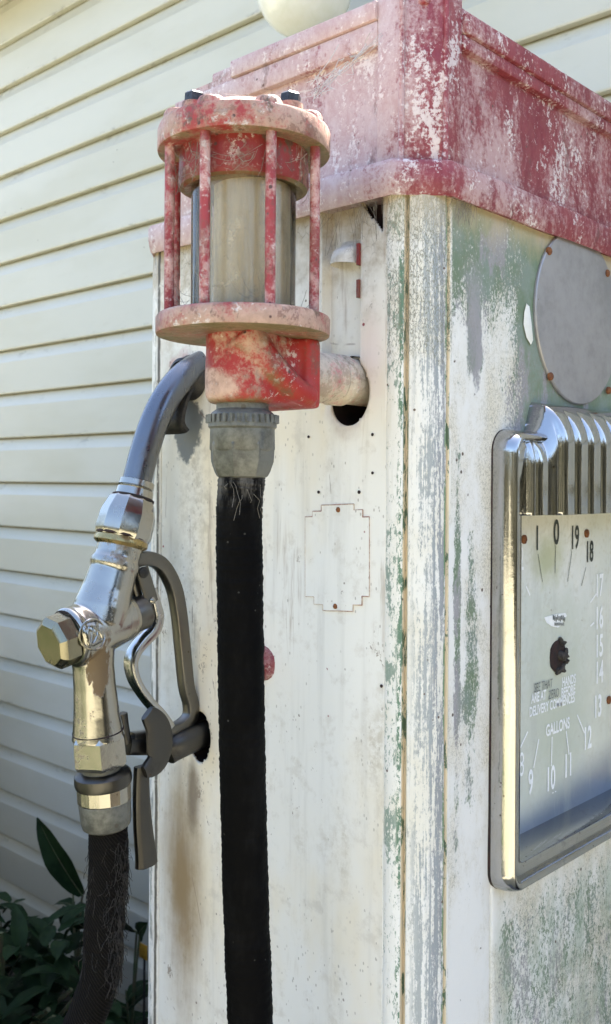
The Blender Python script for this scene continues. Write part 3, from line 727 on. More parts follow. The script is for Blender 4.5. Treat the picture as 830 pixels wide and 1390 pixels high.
def m_film():
    M = Mat('stained_inner_tube'); n1 = M.noise(36, 5, .65, (1, 1, .07)); n2 = M.noise(22, 5, .65)
    col = M.mix(M.ramp(n1, .35, .65), (.50, .40, .23), (.62, .53, .37)); col = M.mix(M.mul(M.ramp(n2, .5, .7), .5), col, (.25, .20, .12))
    return M.done(col, .6, 0, spec=.2)
itc = AX + lat * .0085
MB().lathe(itc + V((0, 0, ZL1 - .002)), (0, 0, 1), [(.0382, 0), (.0382, ZCB - ZL1 + .010)], 48).build('inner_tube', m_film(), cast)
MB().lathe(AX + V((0, 0, ZL1)), (0, 0, 1), [(.06, 0), (.058, .003), (.053, .004)], 48, jit=.03).build('gasket', MAT['grime'], cast)
# cage rods
RR = 103 * K
def rod(off, back=False):
    q = math.sqrt(max(0, RR * RR - off * off)); p = AX + lat * off + toC * (-q if back else q)
    pts = [p + V((mnoise.noise(V((off * 90, z * 9, 1))) * .0007, 0, z)) for z in rangef(ZL1 - .004, ZU0 + .004, .02)]
    return MB().tube(pts, .0050, 14).build('cage_rod', MAT['rod'], cast)
for o_, bk in ((-95 * K, 0), (-43 * K, 0), (40 * K, 0), (96 * K, 0), (-97 * K, 1), (-30 * K, 1), (35 * K, 1)): rod(o_, bk)
# bosses and bolts on the cap
for a in (-62, -22, 22, 66, 118, 160, -110, -155):
    g = R_(a) ; p = AX + (lat * math.sin(g) + toC * math.cos(g)) * .070 + V((0, 0, ZU1))
    bs = MB().lathe(p, (0, 0, 1), [(.0145, -.004), (.0135, .006), (.012, .0085)], 20, jit=.06).build('bolt_boss', MAT['rim'], cap)
for px, zz in ((266, 0), (395, 0)):
    off = (px - 329) * K * .96; q = .046
    p = AX + lat * off + toC * q + V((0, 0, ZU1 + .004))
    MB().lathe(p, (0, 0, 1), [(.0125, -.006), (.012, .007)], 20, jit=.05).build('bolt_boss', MAT['rim'], cap)
    MB().lathe(p + V((0, 0, .007)), (.05, .08, 1), [(.0098, 0), (.0100, .0085), (.008, .0105), (.003, .011)], 6, rot=.3).build('cap_bolt', MAT['bolt'], cap)
# pipe into the cabinet
pp = V((AX.x, 0, zc(512, 1.05)))
MB().lathe(pp + V((0, .730, 0)), (0, 1, 0), [(.022, 0), (.0245, .010), (.022, .014), (.0245, .018), (.0225, .022), (.0245, .026), (.0268, .032), (.0275, .050), (.0268, .068), (.0285, .071), (.0255, .076), (.0285, .080), (.0285, .088), (.026, .091), (.0265, .14)], 40, jit=.02).build('pipe', m_red('pipe_paint', 1.0, (.60, .52, .42), (.36, .05, .08), .55, 1.3), cast)
# hose fitting
zf = zc(548)
fit = MB().lathe(AX + V((0, 0, zf + .012)), (0, 0, -1), [(.026, 0), (.026, .018), (.031, .022), (.0335, .026), (.0345, .032), (.0345, .036), (.0325, .038), (.0325, .058), (.0310, .060)], 40, jit=.02).build('hose_coupling', MAT['galv'], pump)
MB().lathe(AX + V((0, 0, zc(600))), (0, 0, -1), [(.0325, 0), (.0335, .003), (.0325, .020), (.029, .030), (.0265, .0345), (.024, .036)], 8, rot=.25).build('coupling_nut', MAT['galv'], fit, 20)
kn = MB()
for k in range(30):
    g = 2 * math.pi * k / 30; q = AX + V((math.cos(g) * .0342, math.sin(g) * .0342, zf - .016)); kn.box(q - V((.0018, .0018, .004)), q + V((.0018, .0018, .004)))
kn.build('knurled_ring', MAT['galv'], fit)

# ---- nozzle hook, cradle and spout socket on the pump
XN = -.962
def np_(px, py, x=XN): return PX(px, py, x)
hk = MB()
hp = HOLES[1]
hk.strap(smooth_path([(hp[0], Y0 + .05, hp[1] + .004), (hp[0], Y0 - .01, hp[1] + .002), np_(240, 1008), np_(205, 1012), np_(172, 1012)], 5), .011, .010, pw=.5)
hk.strap(smooth_path([(hp[0], Y0 + .03, hp[1] + .006), (hp[0], Y0 - .03, hp[1] - .003), np_(225, 1022)], 5), .017, .013, pw=.8)
hk.strap([np_(166, 968), np_(168, 985), np_(172, 1008)], .0055, .006)
hook = hk.build('nozzle_hook', MAT['hookm'], pump)
ear = MB().strap(smooth_path([np_(200, 968, XN + .02), np_(213, 985, XN + .02), np_(217, 1010, XN + .02), np_(212, 1034, XN + .02), np_(196, 1048, XN + .02)], 6), [.004 + .016 * math.sin(math.pi * min(1, .12 + t / 24 * .8)) for t in range(25)], .0045, pw=.7)
ear.build('hook_ear', MAT['hookm'], hook)
lk = MB().strap(smooth_path([np_(192, 1040, XN + .01), np_(192, 1080, XN + .01), np_(194, 1120, XN + .01), np_(198, 1160, XN + .01), np_(199, 1176, XN + .01)], 5), [.009 + .007 * t / 20 for t in range(20)] + [.011], .006, pw=.6)
lk.build('lock_lever', MAT['hookm'], hook)
so = PY(262, 528, Y0)
MB().lathe((so.x, Y0 - .002, so.z + .014), (0, -1, 0), [(.030, 0), (.030, .004), (.027, .008), (.024, .020), (.020, .022), (.020, .004)], 32, jit=.05).build('spout_socket', MAT['iron'], pump)
sf = PY(258, 560, Y0)
MB().strap(smooth_path([(sf.x + .004, Y0 - .004, sf.z + .045), (sf.x, Y0 - .022, sf.z + .02), (sf.x, Y0 - .032, sf.z - .012), (sf.x, Y0 - .024, sf.z - .026)], 6), .006, .026, pw=.6).build('socket_flap', MAT['iron'], pump)

# ================================================================== THE NOZZLE
noz = thing('fuel_nozzle', 'worn chrome fuel nozzle hanging spout up on the hook at the left of the pump', 'fuel nozzle', np_(125, 870))
KN = 1.14 / FPX
def bead(px0, py0, px1, py1, prof, seg=32, rot=0.0, jit=0, x=XN, cap_=True):
    """turned piece from one point of the nozzle plane to another; prof = (fraction, radius in px)"""
    a, b = np_(px0, py0, x), np_(px1, py1, x); d = b - a
    return MB().lathe(a, d, [(r * KN, t * d.length) for t, r in prof], seg, rot, cap_, jit)
spine = smooth_path([np_(292, 486), np_(272, 495), np_(248, 512), np_(226, 540), np_(209, 575), np_(196, 615), np_(187, 650), np_(183, 668)], 7)
MB().tube(spine, [21 * KN - .002 * max(0, 1 - i / 16) for i in range(len(spine))], 32).build('spout', MAT['spoutm'], noz)
body = bead(170, 720, 131, 850, [(0, 26), (.05, 30), (.12, 31.5), (.28, 31.5), (.30, 32.5), (.33, 34.5), (.38, 35), (.42, 33), (.62, 35), (.8, 39), (.95, 40), (1.0, 36)], 48)
# valve chest across the body
body.v += []; 
vb = bead(92, 866, 176, 834, [(0, 37), (.03, 40), (.07, 41), (.10, 39), (.14, 39.5), (.45, 39), (.75, 36), (.92, 33), (1.0, 30)], 48)
body.add(vb.v, vb.f)
HEXR = .30
lower = bead(124, 862, 134, 1002, [(0, 34), (.12, 31), (.3, 28), (.5, 28.5), (.75, 31), (.92, 34), (1.0, 36)], 48)
body.add(lower.v, lower.f)
nb_ = body.build('nozzle_body', MAT['nickel'], noz)
r = nb_.modifiers.new('fuse', 'REMESH'); r.mode = 'VOXEL'; r.voxel_size = .0012; r.use_smooth_shade = True
s_ = nb_.modifiers.new('soften', 'SMOOTH'); s_.factor = .5; s_.iterations = 6
bead(187, 652, 180, 682, [(0, 21), (.05, 25), (.30, 25.5), (.36, 23.5), (.42, 26), (.95, 28), (1, 27)], 24).build('spout_collar', MAT['nickel'], noz)
bead(181, 676, 164, 738, [(0, 29), (.06, 32), (.10, 33), (.34, 38.5), (.42, 39.5), (.76, 40.5), (.84, 39), (1, 33)], 10, .35).build('spout_nut', MAT['nickel'], noz, 24)
bead(166, 729, 163, 742, [(0, 35), (.3, 38), (.7, 38), (1, 33)], 40).build('brass_ring', m_chrome('bare_brass', (.38, .29, .13), .25, .6), noz)
bead(94, 865, 66, 876, [(0, 36), (.08, 33), (.12, 36), (.75, 36), (.92, 32), (1, 28)], 8, .2).build('end_cap', m_chrome('tarnished_end_cap', (.26, .24, .17), .2, .6), noz, 24)
bead(172, 838, 197, 828, [(0, 24), (.2, 26), (.85, 26), (1, 22)], 32).build('stem_boss', MAT['leverm'], noz)
for a_, b_, c_, d_, r_ in ((133.3, 991, 133.5, 993, 35.2), (181.5, 674, 180.3, 679, 30), (166.5, 726, 165.5, 730, 37), (95, 865, 92.5, 866, 38.2), (173, 837, 176, 836, 27)):
    bead(a_, b_, c_, d_, [(0, r_ - 2), (.2, r_), (.8, r_), (1, r_ - 2)], 36, jit=.02).build('grime_ring', MAT['hole'], noz)
em = MB(); ec = np_(131, 861, XN) ; nvec = (V((.98, -.04, .10))).normalized(); e1 = V((.05, .95, .28)); e1 = (e1 - nvec * e1.dot(nvec)).normalized(); e2 = nvec.cross(e1)
ce = PX(127, 861, XN + 39.5 * KN)
em.tube([ce + (e1 * math.cos(g) * .0165 + e2 * math.sin(g) * .0175) - nvec * (.003 * math.cos(g * 2) * .5 + .0012) for g in [2 * math.pi * k / 40 for k in range(41)]], .0013, 8)
em.tube(smooth_path([ce + e1 * .010 * math.cos(t * 2.1) + e2 * .011 * math.sin(t * 3.3 + .5) - nvec * .0008 for t in [k * .55 for k in range(12)]], 4), .0012, 6)
em.build('cast_emblem', MAT['nickel'], noz)
bead(133, 992, 137, 1040, [(0, 33), (.18, 38.5), (.84, 39.5), (.95, 36), (1, 30)], 6, HEXR).build('inlet_hex', MAT['nickel'], noz, 24)
bead(137, 1036, 139, 1050, [(0, 27), (1, 27)], 32).build('thread', MAT['galv'], noz)
# guard and lever
gp = smooth_path([np_(168, 768), np_(188, 759), np_(206, 759), np_(222, 770), np_(236, 797), np_(243, 832), np_(248, 880), np_(253, 930), np_(259, 955), np_(258, 973), np_(245, 987), np_(224, 996), np_(200, 1001), np_(178, 1004)], 6)
MB().strap(gp, [10.5 * KN] * len(gp), .0085, pw=.38).build('trigger_guard', MAT['leverm'], noz)
lp = smooth_path([np_(203, 800), np_(209, 822), np_(212, 838), np_(207, 856), np_(192, 872), np_(181, 888), np_(178, 904), np_(184, 926), np_(200, 950), np_(216, 968), np_(228, 986)], 6)
MB().strap(lp, [7 * KN + 1.5 * KN * math.sin(i / 9) for i in range(len(lp))], .010, pw=.42).build('trigger', m_chrome('trigger_chrome', (.42, .42, .42), .15, .3), noz)
for dx in (.012, -.012):
    lkp = [np_(193, 772, XN + dx), np_(200, 795, XN + dx), np_(207, 818, XN + dx)]
    link_ = MB().strap(smooth_path(lkp, 4), 11 * KN, .0022, pw=.7).build('link_plate', MAT['leverm'], noz)
    if dx > 0:
        for (a, b, rr) in ((194, 777, 8), (206, 815, 5)):
            MB().lathe(np_(a, b, XN + dx + .001), (1, 0, 0), [(rr * KN, 0), (rr * KN, .003), (rr * KN * .6, .0045), (.0004, .005)], 16).build('pivot_pin', MAT['iron'] if rr > 6 else MAT['nickel'], link_)
MB().strap(smooth_path([np_(178, 770), np_(184, 800), np_(190, 822)], 4), 7 * KN, .006).build('lever_bracket', MAT['leverm'], noz)

# ================================================================== THE HOSE
hose = thing('fuel_hose', 'black rubber hose hanging from the sight glass down to the nozzle', 'hose', (AX.x, AX.y, 1.2))
h0 = AX + V((0, 0, zc(645)))
hp_ = [h0, P(325, 700, .974), P(326, 800, .976), P(328, 950, .980), P(331, 1100, .984), P(335, 1250, .988), P(340, 1390, .99), V((-.72, .70, .85)), V((-.75, .69, .58)), V((-.83, .67, .40)), V((-.92, .65, .42)), V((-.975, .64, .65)), V((-.975, .64, .88)), np_(135, 1330), np_(141, 1260), np_(147, 1190), np_(147, 1120), np_(144, 1095)]
hpth = smooth_path(hp_, 14)
def m_hose():
    M = Mat('hose_rubber'); n1 = M.noise(30, 5, .7, (1, 1, .4)); n2 = M.noise(190, 3, .6)
    lowend = M.mul(M.ramp(M.ax(0), -.90, -.95), 1.0)
    wv = M.n('ShaderNodeTexWave'); wv.wave_type = 'BANDS'; wv.bands_direction = 'DIAGONAL'; wv.inputs['Scale'].default_value = 120; M.put(wv.inputs['Vector'], M.co)
    col = M.mix(M.ramp(n1, .45, .7), (.002, .002, .002), (.006, .0058, .0054))
    col = M.mix(M.mul(lowend, .6), col, M.mix(wv.outputs['Fac'], (.004, .0035, .003), (.018, .015, .013)))
    s = specks(M, 120, .16, keep=.60); col = M.mix(M.mul(s, .25), col, (.16, .15, .13))
    topd = M.mul(M.ramp(M.ax(2), 1.56, 1.60), M.ramp(M.noise(60, 5, .7, (1, 1, .3)), .4, .62)); col = M.mix(M.mul(topd, .45), col, (.26, .24, .21))
    return M.done(col, .7, 0, M.add(M.mul(n2, .6), M.mul(wv.outputs['Fac'], M.mul(lowend, 1.0))), .6, .0015, .06)
HR = []
for i, p in enumerate(hpth):
    HR.append(.0233 * (1 + .025 * mnoise.noise(V((i * .15, 0, 0)))))
ht_ = MB().tube(smooth_path(hpth, 3), [HR[min(len(HR) - 1, i // 3)] + random.uniform(-.0004, .0004) for i in range(3 * (len(hpth) - 1) + 1)], 32)
ht_.v = [tuple(V(p) + V([random.uniform(-.00035, .00035) for _ in range(3)])) for p in ht_.v]
ht_.build('rubber_tube', m_hose(), hose, 180)
hc_ = bead(139, 1044, 141, 1066, [(0, 27), (.08, 34), (.25, 38.5), (.7, 39.5), (.95, 38), (1, 35)], 40, jit=.01).build('coupling', MAT['hookm'], hose)
bead(141, 1064, 142, 1086, [(0, 36), (.06, 37), (.92, 37), (1, 36)], 16).build('coupling_ring', MAT['nickel'], hc_, 15)
bead(142, 1085, 145, 1122, [(0, 35.5), (.06, 36), (.75, 34.5), (.92, 33), (1, 29)], 40, jit=.015).build('ferrule', MAT['galv'], hc_)
# frayed threads and caught web on the nozzle end
fr = MB(); fpts = hpth[-58:-14]
for i in range(330):
    k = random.randrange(2, len(fpts) - 4); g = random.gauss(.55, .4) if random.random() < .75 else random.uniform(0, 6.28)
    base = fpts[k]; side_v = lat * math.cos(g) + toC * math.sin(g)
    pts = [base + side_v * .0235]
    dv = V((random.uniform(-.2, .2), random.uniform(-.2, .2), random.uniform(-1.4, -.2))).normalized()
    for s in range(5):
        dv = (dv + V([random.uniform(-.9, .9) for _ in range(3)]) * .45).normalized()
        q = pts[-1] + dv * random.uniform(.002, .006)
        ofs = V((q.x - base.x, q.y - base.y, 0)); L = ofs.length
        if L > 1e-6: q += ofs / L * (max(.0238, min(L, .0285 if random.random() < .9 else .034)) - L)
        pts.append(q)
    fr.tube(smooth_path(pts, 2), random.uniform(.00015, .0004), 4, cap=False)
fr.build('frayed_threads', MAT['thread'], hose)
fr = MB()
for i in range(7):
    z = random.uniform(zc(675), zc(652)); g = random.uniform(-1.2, 1.2); b = AX + (lat * math.sin(g) + toC * math.cos(g)) * .0242 + V((0, 0, z)); pts = [b]
    for s in range(4): pts.append(pts[-1] + V((random.uniform(-.004, .004), random.uniform(-.004, .004), -random.uniform(.002, .012))))
    fr.tube(pts, .00016, 4, cap=False)
fr.build('dust_threads', MAT['grime'], hose)

# ================================================================== COBWEBS
def strands(mb, a, b, n, spread, sag, r, seg=6):
    for i in range(n):
        p, q = V(a) + V([random.gauss(0, spread) for _ in range(3)]), V(b) + V([random.gauss(0, spread) for _ in range(3)])
        pts = []
        for k in range(seg + 1):
            t = k / seg; w = p.lerp(q, t); w.z -= sag * math.sin(math.pi * t) * random.uniform(.6, 1.1); pts.append(w)
        mb.tube(pts, r, 4, cap=False)
wb = MB()
a0 = PY(516, 50, CY0_ - .006); a1 = PY(425, 128, .77); a2 = PY(300, 135, .70)
strands(wb, a0, a1, 3, .002, .004, .00028); strands(wb, PY(465, 85, .80), PY(432, 120, .78), 4, .006, .003, .0004)
strands(wb, a1, a2, 3, .004, .006, .00025); strands(wb, PY(500, 66, .815), PY(480, 80, .80), 3, .003, .0, .0004)
for i in range(22):
    t = random.random(); p = a0.lerp(a1, .15 + .85 * t) + V((random.gauss(0, .006), 0, random.gauss(0, .005))); wb.tube([p, p + V((random.gauss(0, .007), random.gauss(0, .004), random.gauss(0, .006))), p + V((random.gauss(0, .010), random.gauss(0, .004), random.gauss(0, .008)))], random.uniform(.0002, .0004), 4, cap=False)
tag(wb.build('spider_web', MAT['web']), 'white spider web strung from the red crown to the top of the sight glass cap', 'spider web')
gw = MB()
for i in range(46):
    g = random.uniform(-1.7, 1.7); h = g + random.gauss(0, .35)
    p = AX + (lat * math.sin(g) + toC * math.cos(g)) * random.uniform(.062, .078) + V((0, 0, random.uniform(ZU0 - .03, ZU0 - .002)))
    q = AX + (lat * math.sin(h) + toC * math.cos(h)) * random.uniform(.06, .08) + V((0, 0, random.uniform(ZU0 - .05, ZU0 - .004)))
    strands(gw, p, q, 1, .001, .009, random.choice((.00015, .0002, .0003)))
for i in range(14):
    g = random.uniform(-1.9, 1.9); p = AX + (lat * math.sin(g) + toC * math.cos(g)) * RR + V((0, 0, random.uniform(ZL1, ZL1 + .05))); q = AX + (lat * math.sin(g + .3) + toC * math.cos(g + .3)) * .056 + V((0, 0, ZL1 + random.uniform(.0, .03)))
    strands(gw, p, q, 1, .001, .006, .0002)
q_ = gw.build('cage_cobweb', MAT['grime']); q_['kind'] = 'stuff'
tag(q_, 'dusty grey cobweb threads tangled under the cap among the cage rods', 'cobweb')
gw = MB()
for i in range(26):
    x = random.uniform(-.745, -.655); p = V((x, Y0 - .006, 1.904 - random.random() * .004)); q = V((x + random.gauss(0, .012), Y0 - .002, 1.904 - random.uniform(.005, .05)))
    strands(gw, p, q, 1, .0006, .0, .0002, 3)
for i in range(30):
    y = random.gauss(.895, .012); p = V((X1 + .006, y, 1.905)); q = V((X1 + .003, y + random.gauss(0, .01), 1.905 - random.uniform(.006, .03))); strands(gw, p, q, 1, .0006, 0, .0002, 3)
q_ = gw.build('band_cobweb', MAT['grime']); q_['kind'] = 'stuff'
tag(q_, 'fine dirty cobweb threads hanging below the red band at the pump corner', 'cobweb')

# ================================================================== THE HOUSE
YW = 1.80; PITCH = .1544
house = thing('house', 'house with cream lapped board siding behind the fuel pump', 'house', (-1.5, YW, 0))
def m_siding():
    M = Mat('cream_siding'); n1 = M.noise(3, 4, .6, (.3, 1, 1)); n2 = M.noise(30, 5, .7, (.25, 1, 1)); n3 = M.noise(55, 6, .75, (.4, 1, 1), (4, 2, 1))
    col = M.mix(M.ramp(n1, .4, .65), (.53, .525, .455), (.48, .47, .385))
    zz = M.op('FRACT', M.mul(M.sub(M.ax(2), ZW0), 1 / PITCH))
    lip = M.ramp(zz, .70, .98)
    col = M.mix(M.mul(M.ramp(zz, .945, .975), M.ramp(n3, .2, .5, .45, .9)), col, (.17, .15, .08))  # dark line under each lip: grime, with the shadow line painted in
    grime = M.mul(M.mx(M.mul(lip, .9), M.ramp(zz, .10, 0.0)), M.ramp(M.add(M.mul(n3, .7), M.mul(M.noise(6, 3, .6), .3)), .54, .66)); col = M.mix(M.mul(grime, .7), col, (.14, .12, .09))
    col = M.mix(M.mul(M.ramp(n2, .55, .75), .2), col, (.42, .40, .32))
    s1 = specks(M, 26, .06, keep=.6); col = M.mix(s1, col, (.1, .08, .06))
    low = M.mul(M.ramp(M.add(M.ax(2), M.mul(M.sub(M.noise(4, 4, .6), .5), .25)), .72, .12), .62); col = M.mix(low, col, (.22, .21, .17))  # splash dirt, with the shade low on the wall painted into it
    return M.done(col, .38, 0, n2, .06, .001)
# dark line at x=0 sits at y=654 there: that is a lip height
q0 = PY(0, 654, YW); ZW0 = q0.z - PITCH * round(q0.z / PITCH)
prof = []
k = 0; z = ZW0
rows_p = []
while z < 3.42:
    for dz, dy in ((0.0, .002), (0.0005, .021), (.004, .0225), (.04, .0215), (.072, .021), (.110, .0202), (.1125, .0194), (.1145, .0182), (.128, .0128), (.142, .0075), (.1535, .0035)):
        if z + dz > .02: rows_p.append((z + dz, YW - dy))
    z += PITCH
xsw = rangef(-9.5, .45, .25)
def wv(x, z): return .0012 * mnoise.noise(V((x * .9, z * 2.0, 3)))
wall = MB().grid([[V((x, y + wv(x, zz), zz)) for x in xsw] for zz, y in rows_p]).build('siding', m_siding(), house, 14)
MB().box((-9.5, YW + .002, 0), (.45, YW + .12, 3.42)).build('wall_core', m_simple('wall_board', (.5, .48, .42), (.45, .43, .38)), house)
mroof = m_simple('roof_sheet', (.16, .16, .16), (.22, .21, .2), .6, 0, 6)
rf = MB(); e0, e1_ = V((0, 1.62, 3.36)), V((0, 5.8, 5.4)); nrm_ = V((0, -(e1_ - e0).z, (e1_ - e0).y)).normalized() * .05
rf.grid([[V((-9.9, p.y, p.z)), V((.75, p.y, p.z))] for p in (e0, e1_, e1_ + nrm_, e0 + nrm_, e0)])
rf.build('roof', mroof, house)
MB().box((-9.9, 1.60, 3.25), (.75, 1.622, 3.40), .004).build('fascia', m_simple('fascia_paint', (.7, .7, .66), (.62, .62, .58)), house)
MB().box((-9.6, 1.622, 3.335), (.5, YW - .024, 3.35)).build('soffit', m_simple('soffit_paint', (.7, .7, .66), (.62, .62, .58)), house)

# globe lamp on the wall above the pump
lc = PY(413, -17, 1.60); LR = 66 / FPX * (ray(413, -17) * (1.60 / ray(413, -17).y)).dot(F)
lamp = thing('wall_lamp', 'round white opal globe lamp on the cream siding above the pump', 'lamp', lc)
prof_l = [(LR * .32, LR * .98)] + [(LR * math.sin(R_(a)), LR * math.cos(R_(a))) for a in range(22, 181, 8)] + [(.001, -LR)]
MB().lathe(lc, (0, 0, 1), prof_l[::-1], 48).build('globe', MAT['opal'], lamp)
MB().lathe(lc + V((0, 0, LR * .93)), (0, 0, 1), [(LR * .40, 0), (LR * .42, .012), (LR * .34, .03), (.02, .045), (.012, .06)], 32).build('globe_cap', MAT['iron'], lamp)
MB().tube(smooth_path([lc + V((0, 0, LR + .04)), lc + V((0, .01, LR + .10)), lc + V((0, .08, LR + .14)), V((lc.x, YW - .03, lc.z + LR + .10))], 6), .010, 12).lathe((lc.x, YW - .035, lc.z + LR + .10), (0, 1, 0), [(.05, 0), (.055, .02)], 24).build('bracket', MAT['iron'], lamp)

# ================================================================== GROUND, PLANTS
def m_ground():
    M = Mat('dry_grass_ground'); n1 = M.noise(.6, 5, .6); n2 = M.noise(14, 6, .7); n3 = M.noise(70, 4, .7)
    col = M.mix(M.ramp(n1, .4, .6), (.38, .345, .24), (.46, .425, .33)); col = M.mix(M.ramp(n2, .45, .7), col, (.22, .22, .09)); col = M.mix(M.mul(M.ramp(n3, .45, .7), .5), col, (.36, .31, .18))
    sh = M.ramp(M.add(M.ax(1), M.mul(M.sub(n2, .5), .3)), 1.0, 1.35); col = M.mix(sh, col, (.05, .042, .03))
    return M.done(col, .95, 0, M.add(n2, n3), 1.0, .02, .1)
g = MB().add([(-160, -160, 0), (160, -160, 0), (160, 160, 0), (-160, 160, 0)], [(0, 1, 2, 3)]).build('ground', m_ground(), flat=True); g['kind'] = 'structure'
isl = MB().box((-1.35, .62, -.02), (-.35, 1.64, .15), .015).build('pavement', m_simple('island_concrete', (.20, .19, .17), (.14, .13, .115), .85, 0, 12)); isl['kind'] = 'structure'

mleaf = None
def m_leaf():
    M = Mat('weed_leaf'); n1 = M.noise(18, 4, .6); n2 = M.noise(70, 3, .6)
    col = M.mix(M.ramp(n1, .4, .6), (.007, .019, .006), (.014, .032, .010)); return M.done(col, .6, 0, n2, .3, .002, .12)
mleaf = m_leaf(); mleaf2 = m_simple('shrub_leaf', (.03, .055, .014), (.06, .095, .03), .6, 0, 18, spec=.15); mstem = m_simple('weed_stem', (.07, .10, .04), (.10, .07, .04), .6, 0, 40)
def leaf(mb, base, d, L, W, droop, up=V((0, 0, 1))):
    d = V(d).normalized(); s = d.cross(up).normalized(); nrm = s.cross(d); rows = []
    fold = random.uniform(.15, .4); wav = random.uniform(0, 6)
    for i in range(11):
        t = i / 10; w = W * (math.sin(math.pi * min(1, t * .92 + .06)) ** .8) * (1 - .25 * t); c = base + d * (L * t) + nrm * (L * (.25 * t - droop * t * t)); row = []
        for k in range(-3, 4):
            q = k / 3; row.append(c + s * (w * q) + nrm * (abs(q) * w * fold + .05 * W * math.sin(t * 17 + wav + q * 2) * abs(q)))
        rows.append(row)
    mb.grid(rows)
    return [base + d * (L * t) + nrm * (L * (.25 * t - droop * t * t)) for t in (0, .2, .4, .6, .8, 1)]
def weed(label, px, y, n, hgt, size, leaves=None):
    r = ray(px, 1200); b = CAM + r * (y / r.y); b.z = 0
    t = thing('weed_plant', label, 'plant', b, 'weeds growing along the foot of the siding')
    lm, sm = MB(), MB()
    top = b + V((random.uniform(-.05, .05), random.uniform(-.05, .02), hgt)); sp_ = smooth_path([b, b.lerp(top, .5) + V((.015, -.01, 0)), top], 6)
    sm.tube(sp_, [.006 - .004 * i / len(sp_) for i in range(len(sp_))], 6)
    for i in range(n):
        k = random.uniform(.05, .92); p0 = sp_[int(k * (len(sp_) - 1))]; g = i * 2.4 + random.uniform(-.5, .5)
        d = V((math.cos(g), math.sin(g) * .8 - .15, random.uniform(.15, .9))); ml = leaf(lm, p0 + V((0, 0, 0)), d, size * random.uniform(.6, 1.15) * (1.25 - .5 * k), size * .23 * random.uniform(.7, 1.2), random.uniform(.25, .8)); sm.tube(ml, [.0016, .0014, .0012, .001, .0007, .0004], 5)
    for (lpx, lpy, tx, ty, W) in (leaves or []):
        a, e = PY(lpx, lpy, y - .03), PY(tx, ty, y - .10); L = (e - a).length; ml = leaf(lm, a, e - a - V((0, 0, .05 * L)), L, W, .2, V((.4, -.9, .3)).normalized()); sm.tube(ml, [.0022, .002, .0016, .0012, .0008, .0004], 5)
        sm.tube(smooth_path([sp_[len(sp_) // 3], sp_[len(sp_) // 2].lerp(a, .6), a], 4), .003, 6)
    lm.build('leaves', mleaf, t, 60); sm.build('stem', mstem, t)
weed('tall broad leaved weed with one big leaf raised left of the frayed hose end', 108, 1.60, 7, .42, .13, [(112, 1215, 56, 1106, .042), (108, 1255, 84, 1232, .03), (116, 1260, 88, 1225, .028)])
weed('dark leafy weed between the frayed hose and the pump edge', 182, 1.62, 9, .24, .13, [(186, 1265, 168, 1240, .028), (190, 1270, 205, 1246, .026)])
weed('dense low weed clump in the bottom left corner', 20, 1.50, 18, .34, .17)
weed('bushy dark weed just left of the tall one with the raised leaf', 62, 1.52, 16, .30, .16)
weed('low weed half hidden behind the frayed hose', 140, 1.56, 12, .24, .15)
r = PY(195, 1291, 1.60); tg = thing('plant_tag', 'small yellow tag standing among the weeds beside the pump', 'tag', (r.x, r.y, 0))
MB().box((r.x - .016, r.y - .0015, r.z - .02), (r.x + .016, r.y + .0015, r.z + .018), .0006).build('tag_card', m_simple('yellow_plastic', (.45, .24, .02), (.35, .18, .02), .5, 0, 40), tg)
MB().box((r.x - .003, r.y + .0016, 0), (r.x + .003, r.y + .005, r.z)).build('stake', MAT['iron'], tg)

def shrub(label, x, y, rad, h, n):  # shrubs added, mostly out of view, to keep light off the lower siding
    t = thing('shrub', label, 'shrub', (x, y, 0), 'shrubs added to shade the lower siding'); lm, sm = MB(), MB()
    for i in range(9):
        e = V((x + random.gauss(0, rad * .5), y + random.gauss(0, rad * .4), h * random.uniform(.6, .95))); sm.tube(smooth_path([V((x, y, 0)), V((x, y, 0)).lerp(e, .5) + V((0, 0, .08)), e], 4), .006, 5)
    for i in range(n):
        u = V([random.gauss(0, 1) for _ in range(3)]).normalized() * random.random() ** .4
        p = V((x + u.x * rad, y + u.y * rad * .8, h * .52 + u.z * h * .47)); leaf(lm, p, V((random.gauss(0, 1), random.gauss(0, 1), random.uniform(-.3, .8))), random.uniform(.07, .12), .022, .4)
    lm.build('leaves', mleaf if h < 1 else mleaf2, t, 60); sm.build('stems', mstem, t)
shrub('leafy shrub added just out of view on the left to shade the siding', -2.66, .95, .42, 1.35, 600)
shrub('head high leafy shrub added out of view in front to shade the siding', -2.55, .38, .46, 1.75, 800)
shrub('head high leafy shrub added out of view, closest to the viewer, to block bounced light', -2.05, .02, .46, 1.75, 800)
shrub('head high leafy shrub added out of view on the left to block bounced light', -1.60, -.38, .46, 1.7, 800)
shrub('round leafy shrub added at the far end of the front row to block bounced light', -1.15, -.80, .46, 1.5, 700)
shrub('tall leafy shrub added left of the view to keep light off the siding', -3.35, 1.42, .38, 1.55, 420)
shrub('taller leafy shrub added farther left, out of view, to shade the siding', -3.4, .95, .5, 1.15, 420)
for i, (x, y, h, lab) in enumerate(((-1.62, .95, .46, 'low dense shrub added to shade the siding, nearest the pump'), (-2.05, .75, .90, 'low dense shrub added to shade the siding, second from the pump'), (-2.15, 1.22, .56, 'low dense shrub close to the siding, added to shade its foot'), (-1.70, .45, .80, 'low dense shrub added out of view to shade the siding, nearest the viewer'))):
    shrub(lab, x, y, .30, h, 330)
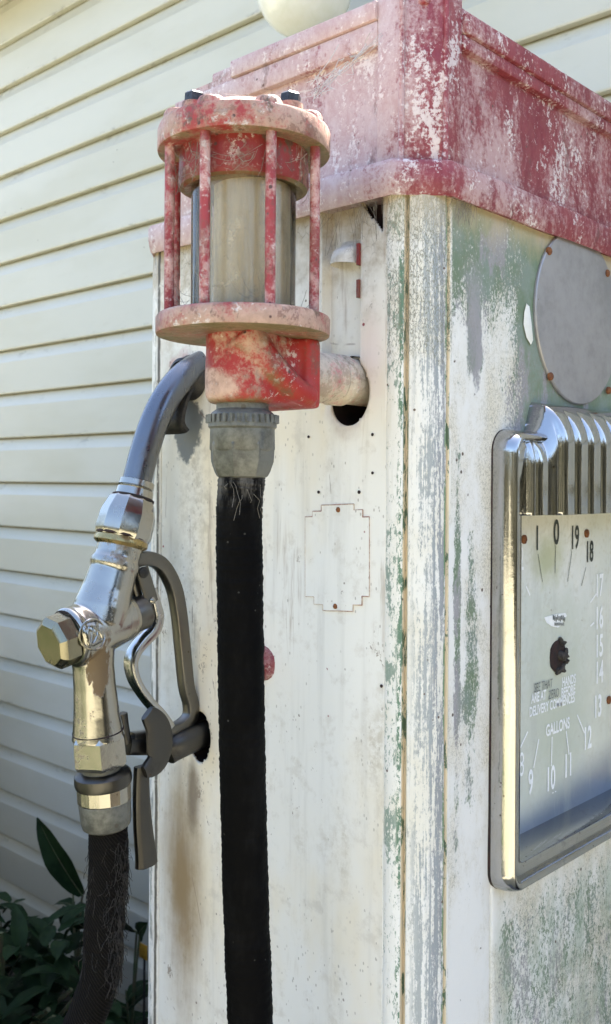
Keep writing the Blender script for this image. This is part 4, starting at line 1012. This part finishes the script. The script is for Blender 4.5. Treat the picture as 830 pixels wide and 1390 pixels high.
# trees added out of view to darken the reflections in the chrome
tb = MB()
for i in range(46):
    a = R_(random.uniform(150, 395)); d = random.uniform(15, 24); cx_, cy_ = d * math.cos(a), d * math.sin(a)
    if cy_ > 0 and cx_ < 6: continue
    h = random.uniform(3, 7)
    for k in range(110):
        p = V((cx_ + random.gauss(0, 1.3), cy_ + random.gauss(0, 1.3), abs(random.gauss(h * .5, h * .27)))); s = random.uniform(.15, .45); u = V([random.gauss(0, 1) for _ in range(3)]).normalized(); w = u.orthogonal().normalized() * s; u = u.cross(w)
        tb.add([p - w - u, p + w - u, p + w + u, p - w + u], [(0, 1, 2, 3)])
for i in range(22):
    cx_, cy_ = random.uniform(8, 13), random.uniform(-12, 8); h = random.uniform(2.5, 4.5)
    for k in range(150):
        p = V((cx_ + random.gauss(0, 1.0), cy_ + random.gauss(0, 1.0), abs(random.gauss(h * .45, h * .25)))); s = random.uniform(.12, .35); u = V([random.gauss(0, 1) for _ in range(3)]).normalized(); w = u.orthogonal().normalized() * s; u = u.cross(w)
        tb.add([p - w - u, p + w - u, p + w + u, p - w + u], [(0, 1, 2, 3)])
t_ = tb.build('reflected_trees', m_simple('added_tree_foliage', (.040, .045, .025), (.085, .075, .045), .9, 0, 2), flat=True, recalc=False); t_['kind'] = 'stuff'; tag(t_, 'far trees added out of view for the chrome to reflect', 'trees')

# ================================================================== LIGHT
SUN_EL, SUN_AZ = R_(60), R_(8)      # azimuth from +Y towards -X: the sun stands behind the house
sd = V((-math.sin(SUN_AZ) * math.cos(SUN_EL), math.cos(SUN_AZ) * math.cos(SUN_EL), math.sin(SUN_EL)))
L = bpy.data.lights.new('sun', 'SUN'); L.energy = 5.0; L.angle = R_(.5); L.color = (1, .95, .87)
so_ = link(bpy.data.objects.new('sun', L)); so_.rotation_euler = sd.to_track_quat('Z', 'Y').to_euler(); so_.location = (0, 0, 8)
w = bpy.data.worlds.new('World'); sc.world = w; w.use_nodes = True
nt = w.node_tree; bg = nt.nodes['Background']; sky = nt.nodes.new('ShaderNodeTexSky'); sky.sky_type = 'NISHITA'; sky.sun_disc = False
sky.sun_elevation = SUN_EL; sky.sun_rotation = math.atan2(sd.x, sd.y); sky.air_density = 1.0; sky.dust_density = 2.5; sky.ozone_density = .6
nt.links.new(sky.outputs[0], bg.inputs[0]); bg.inputs[1].default_value = .10
sc.view_settings.view_transform = 'Standard'; sc.view_settings.look = 'None'; sc.view_settings.gamma = 1; sc.view_settings.exposure = 2.72
sc.render.engine = 'CYCLES'; sc.cycles.max_bounces = 10; sc.cycles.diffuse_bounces = 5; sc.cycles.transparent_max_bounces = 16
